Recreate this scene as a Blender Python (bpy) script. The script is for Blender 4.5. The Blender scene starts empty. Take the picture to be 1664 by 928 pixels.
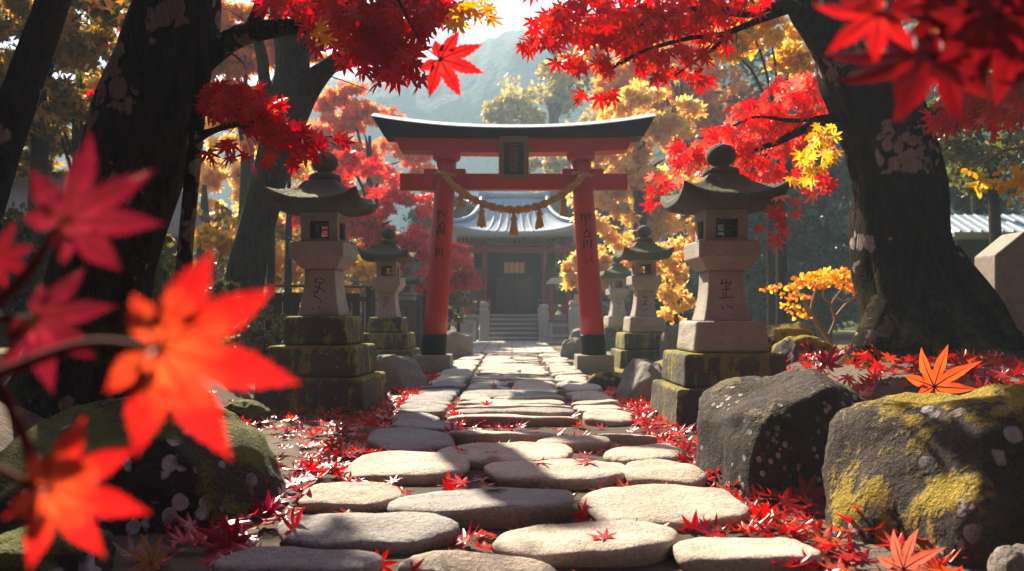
import bpy, math, random
import numpy as np
from mathutils import Vector, noise

R = math.radians
rnd = random.Random(11)
rng = np.random.default_rng(11)
C = bpy.context.scene.collection
F, CX, HY, EYE = 1294.0, 832.0, 512.0, 1.0      # focal length in photo pixels, horizon, eye height


def P(px, py, d):                                # photo pixel at a chosen distance -> world point
    return Vector(((px - CX) * d / F, d, EYE + (HY - py) * d / F))


def sstep(a, b, x):
    t = min(1, max(0, (x - a) / (b - a)))
    return t * t * (3 - 2 * t)


def ground_z(x, y):
    near = 1 - sstep(11, 19, y)
    z = 0.56 * sstep(1.75, 3.3, x - 0.10 * max(0, 6 - y)) * near * sstep(2.6, 5.0, y)
    z += 0.42 * sstep(2.5, 3.6, -x) * near
    if abs(x) > 1.1:
        z += 0.035 * noise.noise(Vector((x * .9, y * .9, 3))) * min(1, (abs(x) - 1.1) * 2)
    return z


# ------------------------------------------------------------------ mesh builder
class MB:
    def __init__(s):
        s.v, s.f, s.m, s.mi = [], [], [], 0

    def face(s, idx):
        s.f.append(tuple(idx)); s.m.append(s.mi)

    def rings(s, rings, cap0=True, cap1=True, closed=True):
        n = len(rings[0]); base = len(s.v)
        for r in rings:
            s.v.extend([tuple(p) for p in r])
        for i in range(len(rings) - 1):
            for j in range(n if closed else n - 1):
                k = (j + 1) % n
                s.face((base + i * n + j, base + i * n + k, base + (i + 1) * n + k, base + (i + 1) * n + j))
        if cap0: s.face(tuple(base + j for j in reversed(range(n))))
        if cap1: s.face(tuple(base + (len(rings) - 1) * n + j for j in range(n)))

    def box(s, x0, x1, y0, y1, z0, z1, tx=0, ty=0):
        """box whose top is inset by tx, ty"""
        a = [(x0, y0, z0), (x1, y0, z0), (x1, y1, z0), (x0, y1, z0)]
        b = [(x0 + tx, y0 + ty, z1), (x1 - tx, y0 + ty, z1), (x1 - tx, y1 - ty, z1), (x0 + tx, y1 - ty, z1)]
        s.rings([a, b])

    def lathe(s, prof, n=24, cx=0, cy=0, wob=0):
        rr = []
        for (r, z) in prof:
            rr.append([(cx + r * math.cos(2 * math.pi * j / n) * (1 + wob * rnd.uniform(-1, 1)),
                        cy + r * math.sin(2 * math.pi * j / n) * (1 + wob * rnd.uniform(-1, 1)), z) for j in range(n)])
        s.rings(rr)

    def tube(s, pts, rad, n=10, cap=True):
        pts = [Vector(p) for p in pts]
        up = Vector((0.13, 0.31, 0.94))
        rr = []
        for i, p in enumerate(pts):
            t = (pts[min(i + 1, len(pts) - 1)] - pts[max(i - 1, 0)]).normalized()
            a = t.cross(up)
            if a.length < .05: a = t.cross(Vector((1, 0, 0)))
            a.normalize(); b = t.cross(a)
            up = (-a.cross(t)).normalized() if False else up
            r = rad[i] if hasattr(rad, '__len__') else rad
            rr.append([p + a * (r * math.cos(2 * math.pi * j / n)) + b * (r * math.sin(2 * math.pi * j / n)) for j in range(n)])
        s.rings(rr, cap, cap)

    def build(s, name, mats, parent=None, smooth=False, bevel=0, seg=2, loc=None, rz=0, angle=None):
        me = bpy.data.meshes.new(name)
        me.from_pydata([tuple(p) for p in s.v], [], s.f)
        if not isinstance(mats, (list, tuple)): mats = [mats]
        for m in mats: me.materials.append(m)
        me.polygons.foreach_set('material_index', s.m)
        if smooth: me.polygons.foreach_set('use_smooth', [True] * len(s.f))
        me.update()
        o = bpy.data.objects.new(name, me); C.objects.link(o)
        if parent: o.parent = parent
        if loc is not None: o.location = loc
        o.rotation_euler.z = rz
        if bevel:
            b = o.modifiers.new('bevel', 'BEVEL'); b.width = bevel; b.segments = seg; b.limit_method = 'ANGLE'; b.angle_limit = R(35)
        return o


def tri_object(name, V, T, mats, parent=None, mi=None, smooth=False):
    me = bpy.data.meshes.new(name)
    V = np.asarray(V, dtype=np.float32).reshape(-1, 3); T = np.asarray(T, dtype=np.int32).reshape(-1, 3)
    me.vertices.add(len(V)); me.vertices.foreach_set('co', V.ravel())
    me.loops.add(T.size); me.loops.foreach_set('vertex_index', T.ravel())
    me.polygons.add(len(T))
    me.polygons.foreach_set('loop_start', np.arange(0, T.size, 3, dtype=np.int32))
    me.polygons.foreach_set('loop_total', np.full(len(T), 3, dtype=np.int32))
    for m in (mats if isinstance(mats, (list, tuple)) else [mats]): me.materials.append(m)
    if mi is not None: me.polygons.foreach_set('material_index', np.asarray(mi, dtype=np.int32))
    if smooth: me.polygons.foreach_set('use_smooth', [True] * len(T))
    me.update(calc_edges=True); me.validate()
    o = bpy.data.objects.new(name, me); C.objects.link(o)
    if parent: o.parent = parent
    return o


def tag(o, label, cat, group=None, kind=None):
    o['label'] = label; o['category'] = cat
    if group: o['group'] = group
    if kind: o['kind'] = kind
    return o


def thing(name, label, cat, loc=(0, 0, 0), rz=0, group=None):
    o = bpy.data.objects.new(name, None); C.objects.link(o)
    o.empty_display_size = .1; o.location = loc; o.rotation_euler = (0, 0, rz)
    return tag(o, label, cat, group)


def dup(root, loc, rz, scale, label, group=None):
    r = root.copy(); C.objects.link(r); r.location = loc; r.rotation_euler = (0, 0, rz); r.scale = (scale,) * 3
    r['label'] = label
    if group: r['group'] = group
    for ch in list(root.children):
        c = ch.copy(); C.objects.link(c); c.parent = r
        for g in list(ch.children):
            d = g.copy(); C.objects.link(d); d.parent = c
    return r


def crom(pts, n):
    """Catmull-Rom through points (tuples of any length)"""
    p = np.array([list(q) for q in pts], dtype=float)
    p = np.vstack([2 * p[0] - p[1], p, 2 * p[-1] - p[-2]])
    out = []
    for u in np.linspace(0, len(pts) - 1 - 1e-6, n):
        i = int(u); t = u - i
        a, b, c, d = p[i], p[i + 1], p[i + 2], p[i + 3]
        out.append(.5 * ((2 * b) + (c - a) * t + (2 * a - 5 * b + 4 * c - d) * t * t + (3 * b - a - 3 * c + d) * t ** 3))
    return np.array(out)


# ------------------------------------------------------------------ materials
class NT:
    def __init__(s, name):
        s.mat = bpy.data.materials.new(name); s.mat.use_nodes = True
        s.t = s.mat.node_tree; s.n = s.t.nodes; s.l = s.t.links
        s.bsdf = s.n['Principled BSDF']; s.out = s.n['Material Output']
        s.geo = s.n.new('ShaderNodeNewGeometry')

    def link(s, a, b): s.l.new(a, b)

    def pos(s, sc=(1, 1, 1)):
        m = s.n.new('ShaderNodeMapping'); m.inputs['Scale'].default_value = sc
        s.link(s.geo.outputs['Position'], m.inputs['Vector']); return m.outputs[0]

    def noise(s, scale, detail=4, vec=None, rough=.55, dist=0):
        n = s.n.new('ShaderNodeTexNoise'); n.inputs['Scale'].default_value = scale
        n.inputs['Detail'].default_value = detail; n.inputs['Roughness'].default_value = rough
        n.inputs['Distortion'].default_value = dist
        s.link(vec if vec is not None else s.geo.outputs['Position'], n.inputs['Vector']); return n.outputs['Fac']

    def vor(s, scale, vec=None, feature='F1', out='Distance', rand=1):
        n = s.n.new('ShaderNodeTexVoronoi'); n.feature = feature; n.inputs['Scale'].default_value = scale
        n.inputs['Randomness'].default_value = rand
        s.link(vec if vec is not None else s.geo.outputs['Position'], n.inputs['Vector']); return n.outputs[out]

    def ramp(s, fac, stops, interp='LINEAR'):
        n = s.n.new('ShaderNodeValToRGB'); n.color_ramp.interpolation = interp
        e = n.color_ramp.elements
        while len(e) < len(stops): e.new(.5)
        for el, (p, c) in zip(e, stops):
            el.position = p; el.color = (c, c, c, 1) if not hasattr(c, '__len__') else (*c, 1)
        s.link(fac, n.inputs[0]); return n.outputs[0]

    def mix(s, fac, a, b):
        n = s.n.new('ShaderNodeMix'); n.data_type = 'RGBA'
        for sock, v in ((n.inputs[0], fac), (n.inputs[6], a), (n.inputs[7], b)):
            if isinstance(v, bpy.types.NodeSocket): s.link(v, sock)
            else: sock.default_value = v if not hasattr(v, '__len__') else (*v, 1)
        return n.outputs[2]

    def math(s, op, a, b=0.0):
        n = s.n.new('ShaderNodeMath'); n.operation = op
        for sock, v in ((n.inputs[0], a), (n.inputs[1], b)):
            if isinstance(v, bpy.types.NodeSocket): s.link(v, sock)
            else: sock.default_value = v
        return n.outputs[0]

    def nz(s):
        n = s.n.new('ShaderNodeSeparateXYZ'); s.link(s.geo.outputs['Normal'], n.inputs[0]); return n.outputs[2]

    def bump(s, h, strength=.4, dist=.02):
        n = s.n.new('ShaderNodeBump'); n.inputs['Strength'].default_value = strength; n.inputs['Distance'].default_value = dist
        s.link(h, n.inputs['Height']); s.link(n.outputs[0], s.bsdf.inputs['Normal']); return n.outputs[0]

    def base(s, c, rough=.8, spec=.3):
        if isinstance(c, bpy.types.NodeSocket): s.link(c, s.bsdf.inputs['Base Color'])
        else: s.bsdf.inputs['Base Color'].default_value = (*c, 1)
        if isinstance(rough, bpy.types.NodeSocket): s.link(rough, s.bsdf.inputs['Roughness'])
        else: s.bsdf.inputs['Roughness'].default_value = rough
        s.bsdf.inputs['Specular IOR Level'].default_value = spec
        return s.mat


def stone_mat(name, c1, c2, moss=None, moss_lo=.5, moss_top=.35, lichen=None, lich_thr=.2, lscale=9, rough=.85,
              streak=0.0, bump=.5, bscale=14, grain=None):
    m = NT(name)
    n1 = m.noise(2.6, 6); n2 = m.noise(40, 3)
    col = m.mix(m.ramp(n1, [(.35, 0), (.68, 1)]), c1, c2)
    col = m.mix(m.ramp(n2, [(.35, .0), (.85, .35)]), col, tuple(x * .6 for x in c1))
    h = m.math('ADD', m.noise(bscale, 8, rough=.65), m.math('MULTIPLY', m.noise(2.5, 2), 1.2))
    if grain:
        h = m.math('ADD', h, m.math('MULTIPLY', m.noise(grain[3], 5, m.pos(grain[:3])), .9))
    pit = m.ramp(m.noise(75, 4), [(.34, 0), (.46, 1)])
    col = m.mix(m.math('MULTIPLY', m.math('SUBTRACT', 1.0, pit), .4), col, tuple(x * .3 for x in c1))
    h = m.math('ADD', h, m.math('MULTIPLY', pit, .35))
    if lichen:
        v = m.vor(lscale, m.pos((1, 1, .85)))
        patch = m.ramp(m.noise(2.3, 3), [(.44, 0), (.52, 1)])
        rim = m.math('ADD', v, m.math('MULTIPLY', m.noise(26, 3), .25))
        mask = m.math('MULTIPLY', m.ramp(rim, [(lich_thr, 1), (lich_thr + .05, 0)]), patch)
        col = m.mix(mask, col, lichen)
        h = m.math('ADD', h, m.math('MULTIPLY', mask, .3))
    if moss:
        nn = m.noise(2.2, 5)
        t = m.math('ADD', nn, m.math('MULTIPLY', m.nz(), moss_top))
        if streak:
            t = m.math('ADD', t, m.math('MULTIPLY', m.math('SUBTRACT', m.noise(7, 4, m.pos((1.6, 1.6, .22))), .5), streak))
        t = m.math('ADD', t, m.math('MULTIPLY', m.math('SUBTRACT', m.noise(30, 3), .5), .22))
        mk = m.ramp(t, [(moss_lo, 0), (moss_lo + .09, 1)])
        mcol = m.mix(m.noise(9, 4), moss, tuple(x * .45 for x in moss))
        col = m.mix(mk, col, mcol)
        h = m.math('ADD', h, m.math('MULTIPLY', m.math('MULTIPLY', mk, m.noise(70, 4)), 1.1))
    m.bump(h, bump, .06)
    return m.base(col, rough, .25)


def leaf_mat(name, cols, trans=.5, rough=.42, spec=.4, tboost=1.0):
    m = NT(name)
    n = len(cols)
    oi = m.n.new('ShaderNodeObjectInfo')
    rv = m.math('FRACT', m.math('ADD', m.geo.outputs['Random Per Island'], oi.outputs['Random']))
    c = m.ramp(rv, [(i / n, cols[i]) for i in range(n)], 'CONSTANT')
    c = m.mix(m.ramp(m.noise(18, 3), [(.3, 0), (.8, .45)]), c, m.mix(.5, c, (.08, .02, .01)))
    m.base(c, rough, spec)
    tr = m.n.new('ShaderNodeBsdfTranslucent')
    hs = m.n.new('ShaderNodeHueSaturation'); hs.inputs['Value'].default_value = tboost; hs.inputs['Saturation'].default_value = 1.05
    m.link(c, hs.inputs['Color']); m.link(hs.outputs[0], tr.inputs['Color'])
    ms = m.n.new('ShaderNodeMixShader'); ms.inputs[0].default_value = trans
    m.link(m.bsdf.outputs[0], ms.inputs[1]); m.link(tr.outputs[0], ms.inputs[2]); m.link(ms.outputs[0], m.out.inputs['Surface'])
    return m.mat


def big_leaf_mat(name, cin, cout):
    """blade colour runs from the middle of each leaf to its tips, with mottling"""
    m = NT(name)
    tc = m.n.new('ShaderNodeTexCoord')
    ln = m.n.new('ShaderNodeVectorMath'); ln.operation = 'LENGTH'; m.link(tc.outputs['Object'], ln.inputs[0])
    r = m.math('ADD', ln.outputs['Value'], m.math('MULTIPLY', m.math('SUBTRACT', m.noise(4, 3, tc.outputs['Object']), .5), .7))
    c = m.mix(m.ramp(r, [(.08, 0), (.52, 1)]), cin, cout)
    m.base(c, .38, .5)
    tr = m.n.new('ShaderNodeBsdfTranslucent'); m.link(c, tr.inputs['Color'])
    ms = m.n.new('ShaderNodeMixShader'); ms.inputs[0].default_value = .55
    m.link(m.bsdf.outputs[0], ms.inputs[1]); m.link(tr.outputs[0], ms.inputs[2]); m.link(ms.outputs[0], m.out.inputs['Surface'])
    m.bump(m.noise(14, 4, tc.outputs['Object']), .25, .02)
    return m.mat


def bark_mat(name, c1, c2, lichen=None, thr=.34, moss=None, lscale=9):
    m = NT(name)
    v = m.noise(16, 7, m.pos((1, 1, .16)), .7, .6)
    v2 = m.vor(20, m.pos((1, 1, .3)), 'DISTANCE_TO_EDGE')
    col = m.mix(m.ramp(v, [(.35, 0), (.7, 1)]), c1, c2)
    h = m.math('ADD', v, m.math('MULTIPLY', m.ramp(v2, [(0, 0), (.12, 1)]), .35))
    if lichen:
        d = m.vor(lscale, m.pos((1, 1, .75)))
        patch = m.ramp(m.math('ADD', m.noise(1.5, 2), m.math('MULTIPLY', m.noise(14, 2), .12)), [(.615, 0), (.635, 1)])
        mk = m.math('MULTIPLY', m.ramp(m.math('ADD', d, m.math('MULTIPLY', m.noise(30, 2), .2)), [(thr, 1), (thr + .06, 0)]), patch)
        col = m.mix(mk, col, lichen)
    if moss:
        sp = m.n.new('ShaderNodeSeparateXYZ'); m.link(m.geo.outputs['Position'], sp.inputs[0])
        low = m.ramp(m.math('MULTIPLY', sp.outputs[2], .5), [(.25, 1), (.75, 0)])
        mk = m.math('MULTIPLY', low, m.ramp(m.noise(3, 5), [(.47, 0), (.56, 1)]))
        col = m.mix(mk, col, moss)
    m.bump(h, 1.0, .09)
    return m.base(col, .95, .05)


def flat_mat(name, col, rough=.6, spec=.3, var=.25, scale=8, bump=.15, stretch=(1, 1, 1)):
    m = NT(name)
    n = m.noise(scale, 6, m.pos(stretch), .6)
    c = m.mix(m.ramp(n, [(.3, 0), (.75, 1)]), col, tuple(x * (1 - var) for x in col))
    m.bump(n, bump, .02)
    return m.base(c, rough, spec)


M = {}
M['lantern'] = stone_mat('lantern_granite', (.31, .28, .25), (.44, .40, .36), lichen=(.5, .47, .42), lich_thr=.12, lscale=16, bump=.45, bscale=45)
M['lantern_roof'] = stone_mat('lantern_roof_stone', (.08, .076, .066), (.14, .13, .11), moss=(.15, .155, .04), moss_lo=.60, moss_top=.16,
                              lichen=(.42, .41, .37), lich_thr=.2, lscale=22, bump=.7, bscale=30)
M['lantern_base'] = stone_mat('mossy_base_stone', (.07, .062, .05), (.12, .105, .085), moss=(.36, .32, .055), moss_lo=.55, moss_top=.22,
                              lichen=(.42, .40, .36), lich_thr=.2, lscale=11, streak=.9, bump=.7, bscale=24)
M['paving'] = stone_mat('paving_stone_face', (.42, .36, .305), (.62, .535, .45), moss=(.20, .17, .06), moss_lo=.78, moss_top=.06,
                        bump=.5, bscale=26, lichen=(.60, .56, .50), lich_thr=.2, lscale=13)
M['paving_grey'] = stone_mat('grey_paving_stone_face', (.25, .24, .24), (.38, .36, .345), moss=(.19, .18, .05), moss_lo=.77, moss_top=.06,
                             bump=.55, bscale=24, lichen=(.44, .43, .42), lich_thr=.2, lscale=13)  # grey stones; on the left it puts the shade into the colour
M['paving_moss'] = stone_mat('mossy_paving_stone_face', (.42, .365, .30), (.56, .48, .40), moss=(.30, .25, .05), moss_lo=.58, moss_top=.02,
                             bump=.6, bscale=22)
M['rock_moss'] = stone_mat('moss_covered_rock', (.03, .028, .025), (.06, .056, .05), moss=(.19, .21, .035), moss_lo=.61, moss_top=.30,
                           lichen=(.50, .52, .54), lich_thr=.46, lscale=10, bump=.9, bscale=9)
M['rock_gold'] = stone_mat('gold_moss_rock', (.035, .028, .024), (.075, .06, .05), moss=(.50, .37, .035), moss_lo=.63, moss_top=.26,
                           lichen=(.42, .41, .42), lich_thr=.42, lscale=9, streak=.5, bump=.9, bscale=9)
M['rock'] = stone_mat('lichen_boulder', (.022, .017, .014), (.06, .047, .037), lichen=(.46, .43, .40), lich_thr=.38, lscale=19,
                      moss=(.30, .25, .12), moss_lo=.72, moss_top=.20, bump=.9, bscale=9)
M['rock_plain'] = stone_mat('grey_brown_rock', (.17, .155, .14), (.27, .245, .215), moss=(.26, .22, .05), moss_lo=.84, moss_top=.22, bump=.7, bscale=9)
M['plinth'] = stone_mat('torii_plinth_stone', (.22, .20, .18), (.32, .29, .26), moss=(.25, .22, .05), moss_lo=.85, moss_top=.12, bump=.4, bscale=30)
M['red'] = flat_mat('vermilion_paint', (.42, .010, .006), .42, .4, .30, 5, .12, (1, 1, .2))
M['black'] = flat_mat('black_lacquer', (.006, .0065, .0075), .5, .15, .3, 6, .1)
M['gilt'] = flat_mat('dull_gilt_wood', (.20, .10, .035), .5, .4, .6, 30, .4)
M['plaque'] = flat_mat('dark_plaque_board', (.016, .018, .019), .5)
M['glyph'] = flat_mat('bronze_lettering', (.16, .085, .04), .5)
M['ink'] = flat_mat('black_ink', (.006, .003, .003), .8, .05)
M['carved'] = flat_mat('carved_stroke_shade', (.075, .06, .052), .9)  # dark strokes: shade inside the carving put into the colour
M['straw'] = flat_mat('rice_straw_rope', (.50, .25, .07), .8, .2, .4, 60, .5, (1, 1, .3))
M['bark_dark'] = bark_mat('dark_bark', (.006, .005, .0045), (.05, .038, .032), lichen=(.26, .20, .19), thr=.62, moss=(.05, .055, .015), lscale=8)
M['bark_right'] = bark_mat('reddish_dark_bark', (.006, .0042, .0035), (.044, .028, .021), lichen=(.36, .31, .29), thr=.62, moss=(.10, .095, .02), lscale=10)
M['bark_grey'] = bark_mat('grey_brown_bark', (.024, .018, .015), (.075, .058, .047))
M['twig'] = flat_mat('twig_bark', (.03, .02, .017), .85, .2, .4, 20, .3)
M['petiole'] = flat_mat('leaf_stalk', (.09, .02, .018), .8, .05)
M['twig_pale'] = flat_mat('pale_twig_bark', (.32, .24, .18), .8, .2, .3, 20)
M['wood'] = flat_mat('weathered_wood', (.085, .062, .045), .8, .2, .5, 10, .4, (1, 1, .15))
M['wood_dark'] = flat_mat('dark_timber', (.04, .03, .025), .8, .2, .4, 10, .3)
M['wood_red'] = flat_mat('faded_red_timber', (.32, .075, .05), .7, .2, .4, 6)
M['paper'] = flat_mat('lattice_paper', (.62, .42, .2), .8, .1, .15)
M['copper_roof'] = flat_mat('pale_sheet_roof', (.30, .38, .46), .42, .45, .2, 3, .1)
M['post_stone'] = flat_mat('pale_granite', (.42, .41, .40), .8, .3, .25, 25, .3)
M['post_warm'] = flat_mat('warm_limestone', (.28, .235, .20), .8, .2, .35, 12, .3)
M['step'] = flat_mat('grey_step_stone', (.24, .24, .24), .85, .2, .25, 15, .3)

RED = [(.62, .012, .016), (.74, .022, .022), (.50, .008, .016), (.80, .04, .025)]
DRED = [(.58, .010, .022), (.66, .014, .024), (.50, .008, .02), (.74, .02, .022)]
PINK = [(.82, .07, .055), (.74, .035, .04), (.86, .12, .09), (.66, .02, .03)]
M['leaf_red'] = leaf_mat('red_maple_leaf', RED, .55)
M['leaf_dred'] = leaf_mat('deep_red_maple_leaf', DRED, .5)
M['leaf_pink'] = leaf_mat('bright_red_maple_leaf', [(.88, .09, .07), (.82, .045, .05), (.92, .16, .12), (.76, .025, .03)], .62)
M['leaf_yellow'] = leaf_mat('yellow_leaf', [(.92, .55, .05), (.95, .62, .08), (.88, .44, .04), (.92, .66, .16)], .58)
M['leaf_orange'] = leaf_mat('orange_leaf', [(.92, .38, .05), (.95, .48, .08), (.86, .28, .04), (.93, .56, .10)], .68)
M['leaf_gold'] = leaf_mat('golden_leaf', [(.95, .64, .18), (.97, .72, .26), (.88, .54, .13), (.95, .58, .14)], .68)
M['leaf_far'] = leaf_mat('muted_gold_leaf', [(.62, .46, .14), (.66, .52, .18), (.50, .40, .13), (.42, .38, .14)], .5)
M['leaf_peach'] = leaf_mat('orange_red_leaf', [(.92, .36, .14), (.90, .24, .12), (.94, .46, .16), (.85, .18, .12)], .68)
M['leaf_green'] = leaf_mat('dark_green_leaf', [(.035, .06, .02), (.055, .085, .025), (.03, .05, .02), (.08, .10, .03)], .35)
M['leaf_conifer'] = leaf_mat('blue_green_needle_spray', [(.025, .05, .03), (.035, .065, .035), (.02, .04, .025), (.04, .07, .03)], .25)
M['leaf_olive'] = leaf_mat('olive_leaf', [(.16, .13, .03), (.32, .21, .035), (.10, .10, .025), (.62, .36, .05)], .5)
M['leaf_shrub'] = leaf_mat('yellow_green_leaf', [(.22, .22, .05), (.14, .17, .04), (.30, .26, .06), (.10, .13, .03)], .45)
M['leaf_rust'] = leaf_mat('rust_orange_leaf', [(.80, .30, .06), (.85, .38, .08), (.72, .20, .05), (.60, .28, .06)], .58)
M['leaf_fall'] = leaf_mat('fallen_red_leaf', [(.62, .010, .014), (.50, .008, .014), (.72, .02, .02), (.66, .012, .012), (.36, .012, .014), (.74, .09, .03), (.58, .01, .016), (.22, .05, .022)], .42, .25, .7)
M['leaf_magenta'] = leaf_mat('fallen_crimson_leaf', [(.36, .012, .045), (.42, .02, .05)], .35, .3, .6)
M['leaf_tan'] = leaf_mat('fallen_tan_leaf', [(.45, .22, .09), (.5, .26, .1)], .4)
M['leaf_salmon'] = leaf_mat('fallen_salmon_leaf', [(.78, .20, .14), (.82, .24, .16)], .45)
M['leaf_orangered'] = leaf_mat('fallen_orange_red_leaf', [(.85, .13, .05), (.85, .15, .06)], .55)
M['vein'] = flat_mat('leaf_vein', (.78, .24, .12), .5)
M['vein_dark'] = flat_mat('dark_leaf_vein', (.22, .02, .02), .5)


# ------------------------------------------------------------------ leaves
def maple(n_lobes=7, cup=0.0, curl=0.0, serr=0, seed=0, width=.12, ridge=.03, notch=.31):
    """one maple leaf, base at the origin, middle lobe towards +y, length 1; returns vertices and triangles"""
    q = random.Random(seed)
    if n_lobes == 7:
        A = [-128, -84, -41, 0, 41, 84, 128]; L = [.46, .78, .95, 1.0, .95, .78, .46]
    else:
        A = [-100, -50, 0, 50, 100]; L = [.68, .92, 1, .92, .68]
    V = [(0, 0, 0)]; T = []
    rad = lambda a, r: (r * math.sin(R(a)), r * math.cos(R(a)))
    lift = [curl * q.uniform(-.5, 1) for _ in A]

    def zz(r, i):
        return cup * r * r + lift[i] * r ** 3
    prev = None
    first = None
    for i, (a, l) in enumerate(zip(A, L)):
        a += q.uniform(-4, 4); l *= q.uniform(.93, 1.05)
        def add(ang, r, dz=0):
            x, y = rad(ang, r); V.append((x, y, zz(r, i) + dz)); return len(V) - 1
        if prev is None:
            nl = add(a - 26, .13 * l)
        else:
            nl = prev
        rib = [add(a, .32 * l, ridge), add(a, .62 * l, ridge * .8)]
        W = width * (.62 + .38 * l)
        prof = [(.36, .86), (.48, 1.0), (.62, .90), (.80, .50)] if not serr else \
            [(.35, .84), (.42, 1.0), (.445, .86), (.53, 1.08), (.555, .86), (.64, .95), (.665, .70), (.75, .68), (.775, .44), (.86, .38), (.885, .20)]
        edge_l, edge_r = [], []
        for (u, w) in prof:
            hw = W * w; ux, uy = rad(a, u * l); px_, py_ = math.cos(R(a)) * hw, -math.sin(R(a)) * hw
            for sg, lst in ((-1, edge_l), (1, edge_r)):
                V.append((ux + sg * px_, uy + sg * py_, zz(u * l, i) - .012)); lst.append(len(V) - 1)
        tip = add(a, l)
        nxt = A[i + 1] if i + 1 < len(A) else a + 52
        mid = (a + nxt) / 2
        nr = add(mid, notch if i + 1 < len(A) else .13 * l)
        # left half
        T += [(0, nl, rib[0]), (nl, edge_l[0], rib[0])]
        ch = edge_l + [tip]
        for k in range(len(ch) - 1):
            r0 = rib[0] if prof[min(k, len(prof) - 1)][0] < .5 else rib[1]
            T.append((ch[k], ch[k + 1], r0))
            if k + 1 < len(prof) and prof[k][0] < .5 <= prof[k + 1][0]: T.append((ch[k + 1], rib[1], rib[0]))
        T += [(0, rib[0], nr), (nr, rib[0], edge_r[0])]
        ch = edge_r + [tip]
        for k in range(len(ch) - 1):
            r0 = rib[0] if prof[min(k, len(prof) - 1)][0] < .5 else rib[1]
            T.append((ch[k + 1], ch[k], r0))
            if k + 1 < len(prof) and prof[k][0] < .5 <= prof[k + 1][0]: T.append((rib[1], ch[k + 1], rib[0]))
        prev = nr
    return np.array(V, float), np.array(T, int)


def petiole_geo(V, T, length=.6, r=.014, bend=.25):
    mb = MB(); pts = [(bend * (t ** 2), -length * t, -.15 * t * t) for t in np.linspace(0, 1, 6)]
    mb.tube(pts, [r * (1.2 - .4 * t) for t in np.linspace(0, 1, 6)], 5)
    tv = np.array([tuple(p) for p in mb.v]); tt = []
    for f in mb.f:
        for k in range(1, len(f) - 1): tt.append((f[0], f[k], f[k + 1]))
    return np.vstack([V, tv]), np.vstack([T, np.array(tt) + len(V)]), len(tt)


LEAF_LO = maple(5, cup=-.12, width=.17, seed=3)
LEAF_MID = [maple(7, cup=-.18, curl=.08, seed=s) for s in (1, 2, 5)]
SIMPLE = (np.array([(0, 0, 0), (.32, .45, .05), (0, 1, 0), (-.32, .45, .05)], float), np.array([(0, 1, 2), (0, 2, 3)]))
OVAL = (np.array([(0, 0, 0), (.26, .25, .04), (.30, .6, .04), (0, 1, 0), (-.30, .6, .04), (-.26, .25, .04)], float),
        np.array([(0, 1, 2), (0, 2, 3), (0, 3, 4), (0, 4, 5)]))


def frames(tip, nrm):
    y = tip / (np.linalg.norm(tip, axis=1, keepdims=True) + 1e-9)
    z = nrm - (nrm * y).sum(1, keepdims=True) * y
    z /= (np.linalg.norm(z, axis=1, keepdims=True) + 1e-9)
    return np.cross(y, z), y, z


def scatter(base, pos, tip, nrm, size):
    V0, T0 = base
    x, y, z = frames(tip, nrm)
    n = len(pos)
    V = (pos[:, None, :] + size[:, None, None] * (V0[None, :, 0:1] * x[:, None, :] + V0[None, :, 1:2] * y[:, None, :] + V0[None, :, 2:3] * z[:, None, :]))
    T = T0[None] + (np.arange(n) * len(V0))[:, None, None]
    return V.reshape(-1, 3), T.reshape(-1, 3)


def merge(parts):
    Vs, Ts, off = [], [], 0
    for V, T in parts:
        Vs.append(V); Ts.append(T + off); off += len(V)
    return np.vstack(Vs), np.vstack(Ts)


def in_ellipsoid(n, shell=.0):
    d = rng.normal(size=(n, 3)); d /= np.linalg.norm(d, axis=1, keepdims=True)
    r = rng.random(n) ** (1 / 3)
    if shell: r = shell + (1 - shell) * r
    return d * r[:, None]


def spray(clusters, size, face=.8, droop=.7, bases=LEAF_MID):
    """maple leaves of nearby branches: clusters = (px, py, rx, ry, distance, thickness, count) given in photo pixels"""
    parts = []
    for (px, py, rx, ry, d, th, n) in clusters:
        c = np.array(P(px, py, d)); k = d / F
        p = in_ellipsoid(n) * np.array([rx * k, th, ry * k]) + c
        tip = rng.normal(size=(n, 3)) * np.array([1, .5, .75]) + np.array([0, -.15, -droop])
        nrm = rng.normal(size=(n, 3)) * .38 + np.array([0, -face, .3])
        sz = size * rng.uniform(.7, 1.2, n)
        which = rng.integers(0, len(bases), n)
        for b in range(len(bases)):
            s = which == b
            if s.any(): parts.append(scatter(bases[b], p[s], tip[s], nrm[s], sz[s]))
    return merge(parts)


def crown(clusters, size, clumps=26, per=70, base=SIMPLE, flat=.45, clump_r=.36, shell=.35, up=.8):
    """crown of a standing tree: clusters = (centre, (rx, ry, rz)); every cluster is made of flattened leaf clumps"""
    parts = []
    for (c, r) in clusters:
        r = np.array(r); sc = in_ellipsoid(clumps, shell) * r + np.array(c)
        for q in sc:
            n = int(per * rng.uniform(.5, 1.4)); cr = clump_r * r.mean() * rng.uniform(.55, 1.25)
            p = in_ellipsoid(n) * np.array([cr, cr, cr * flat]); p[:, 2] -= .22 * (p[:, 0] ** 2 + p[:, 1] ** 2) / cr
            p += q
            tip = rng.normal(size=(n, 3)) + np.array([0, 0, -.3])
            nrm = rng.normal(size=(n, 3)) * .7 + np.array([0, 0, up])
            parts.append(scatter(base, p, tip, nrm, size * rng.uniform(.6, 1.3, n)))
    return merge(parts)


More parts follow.
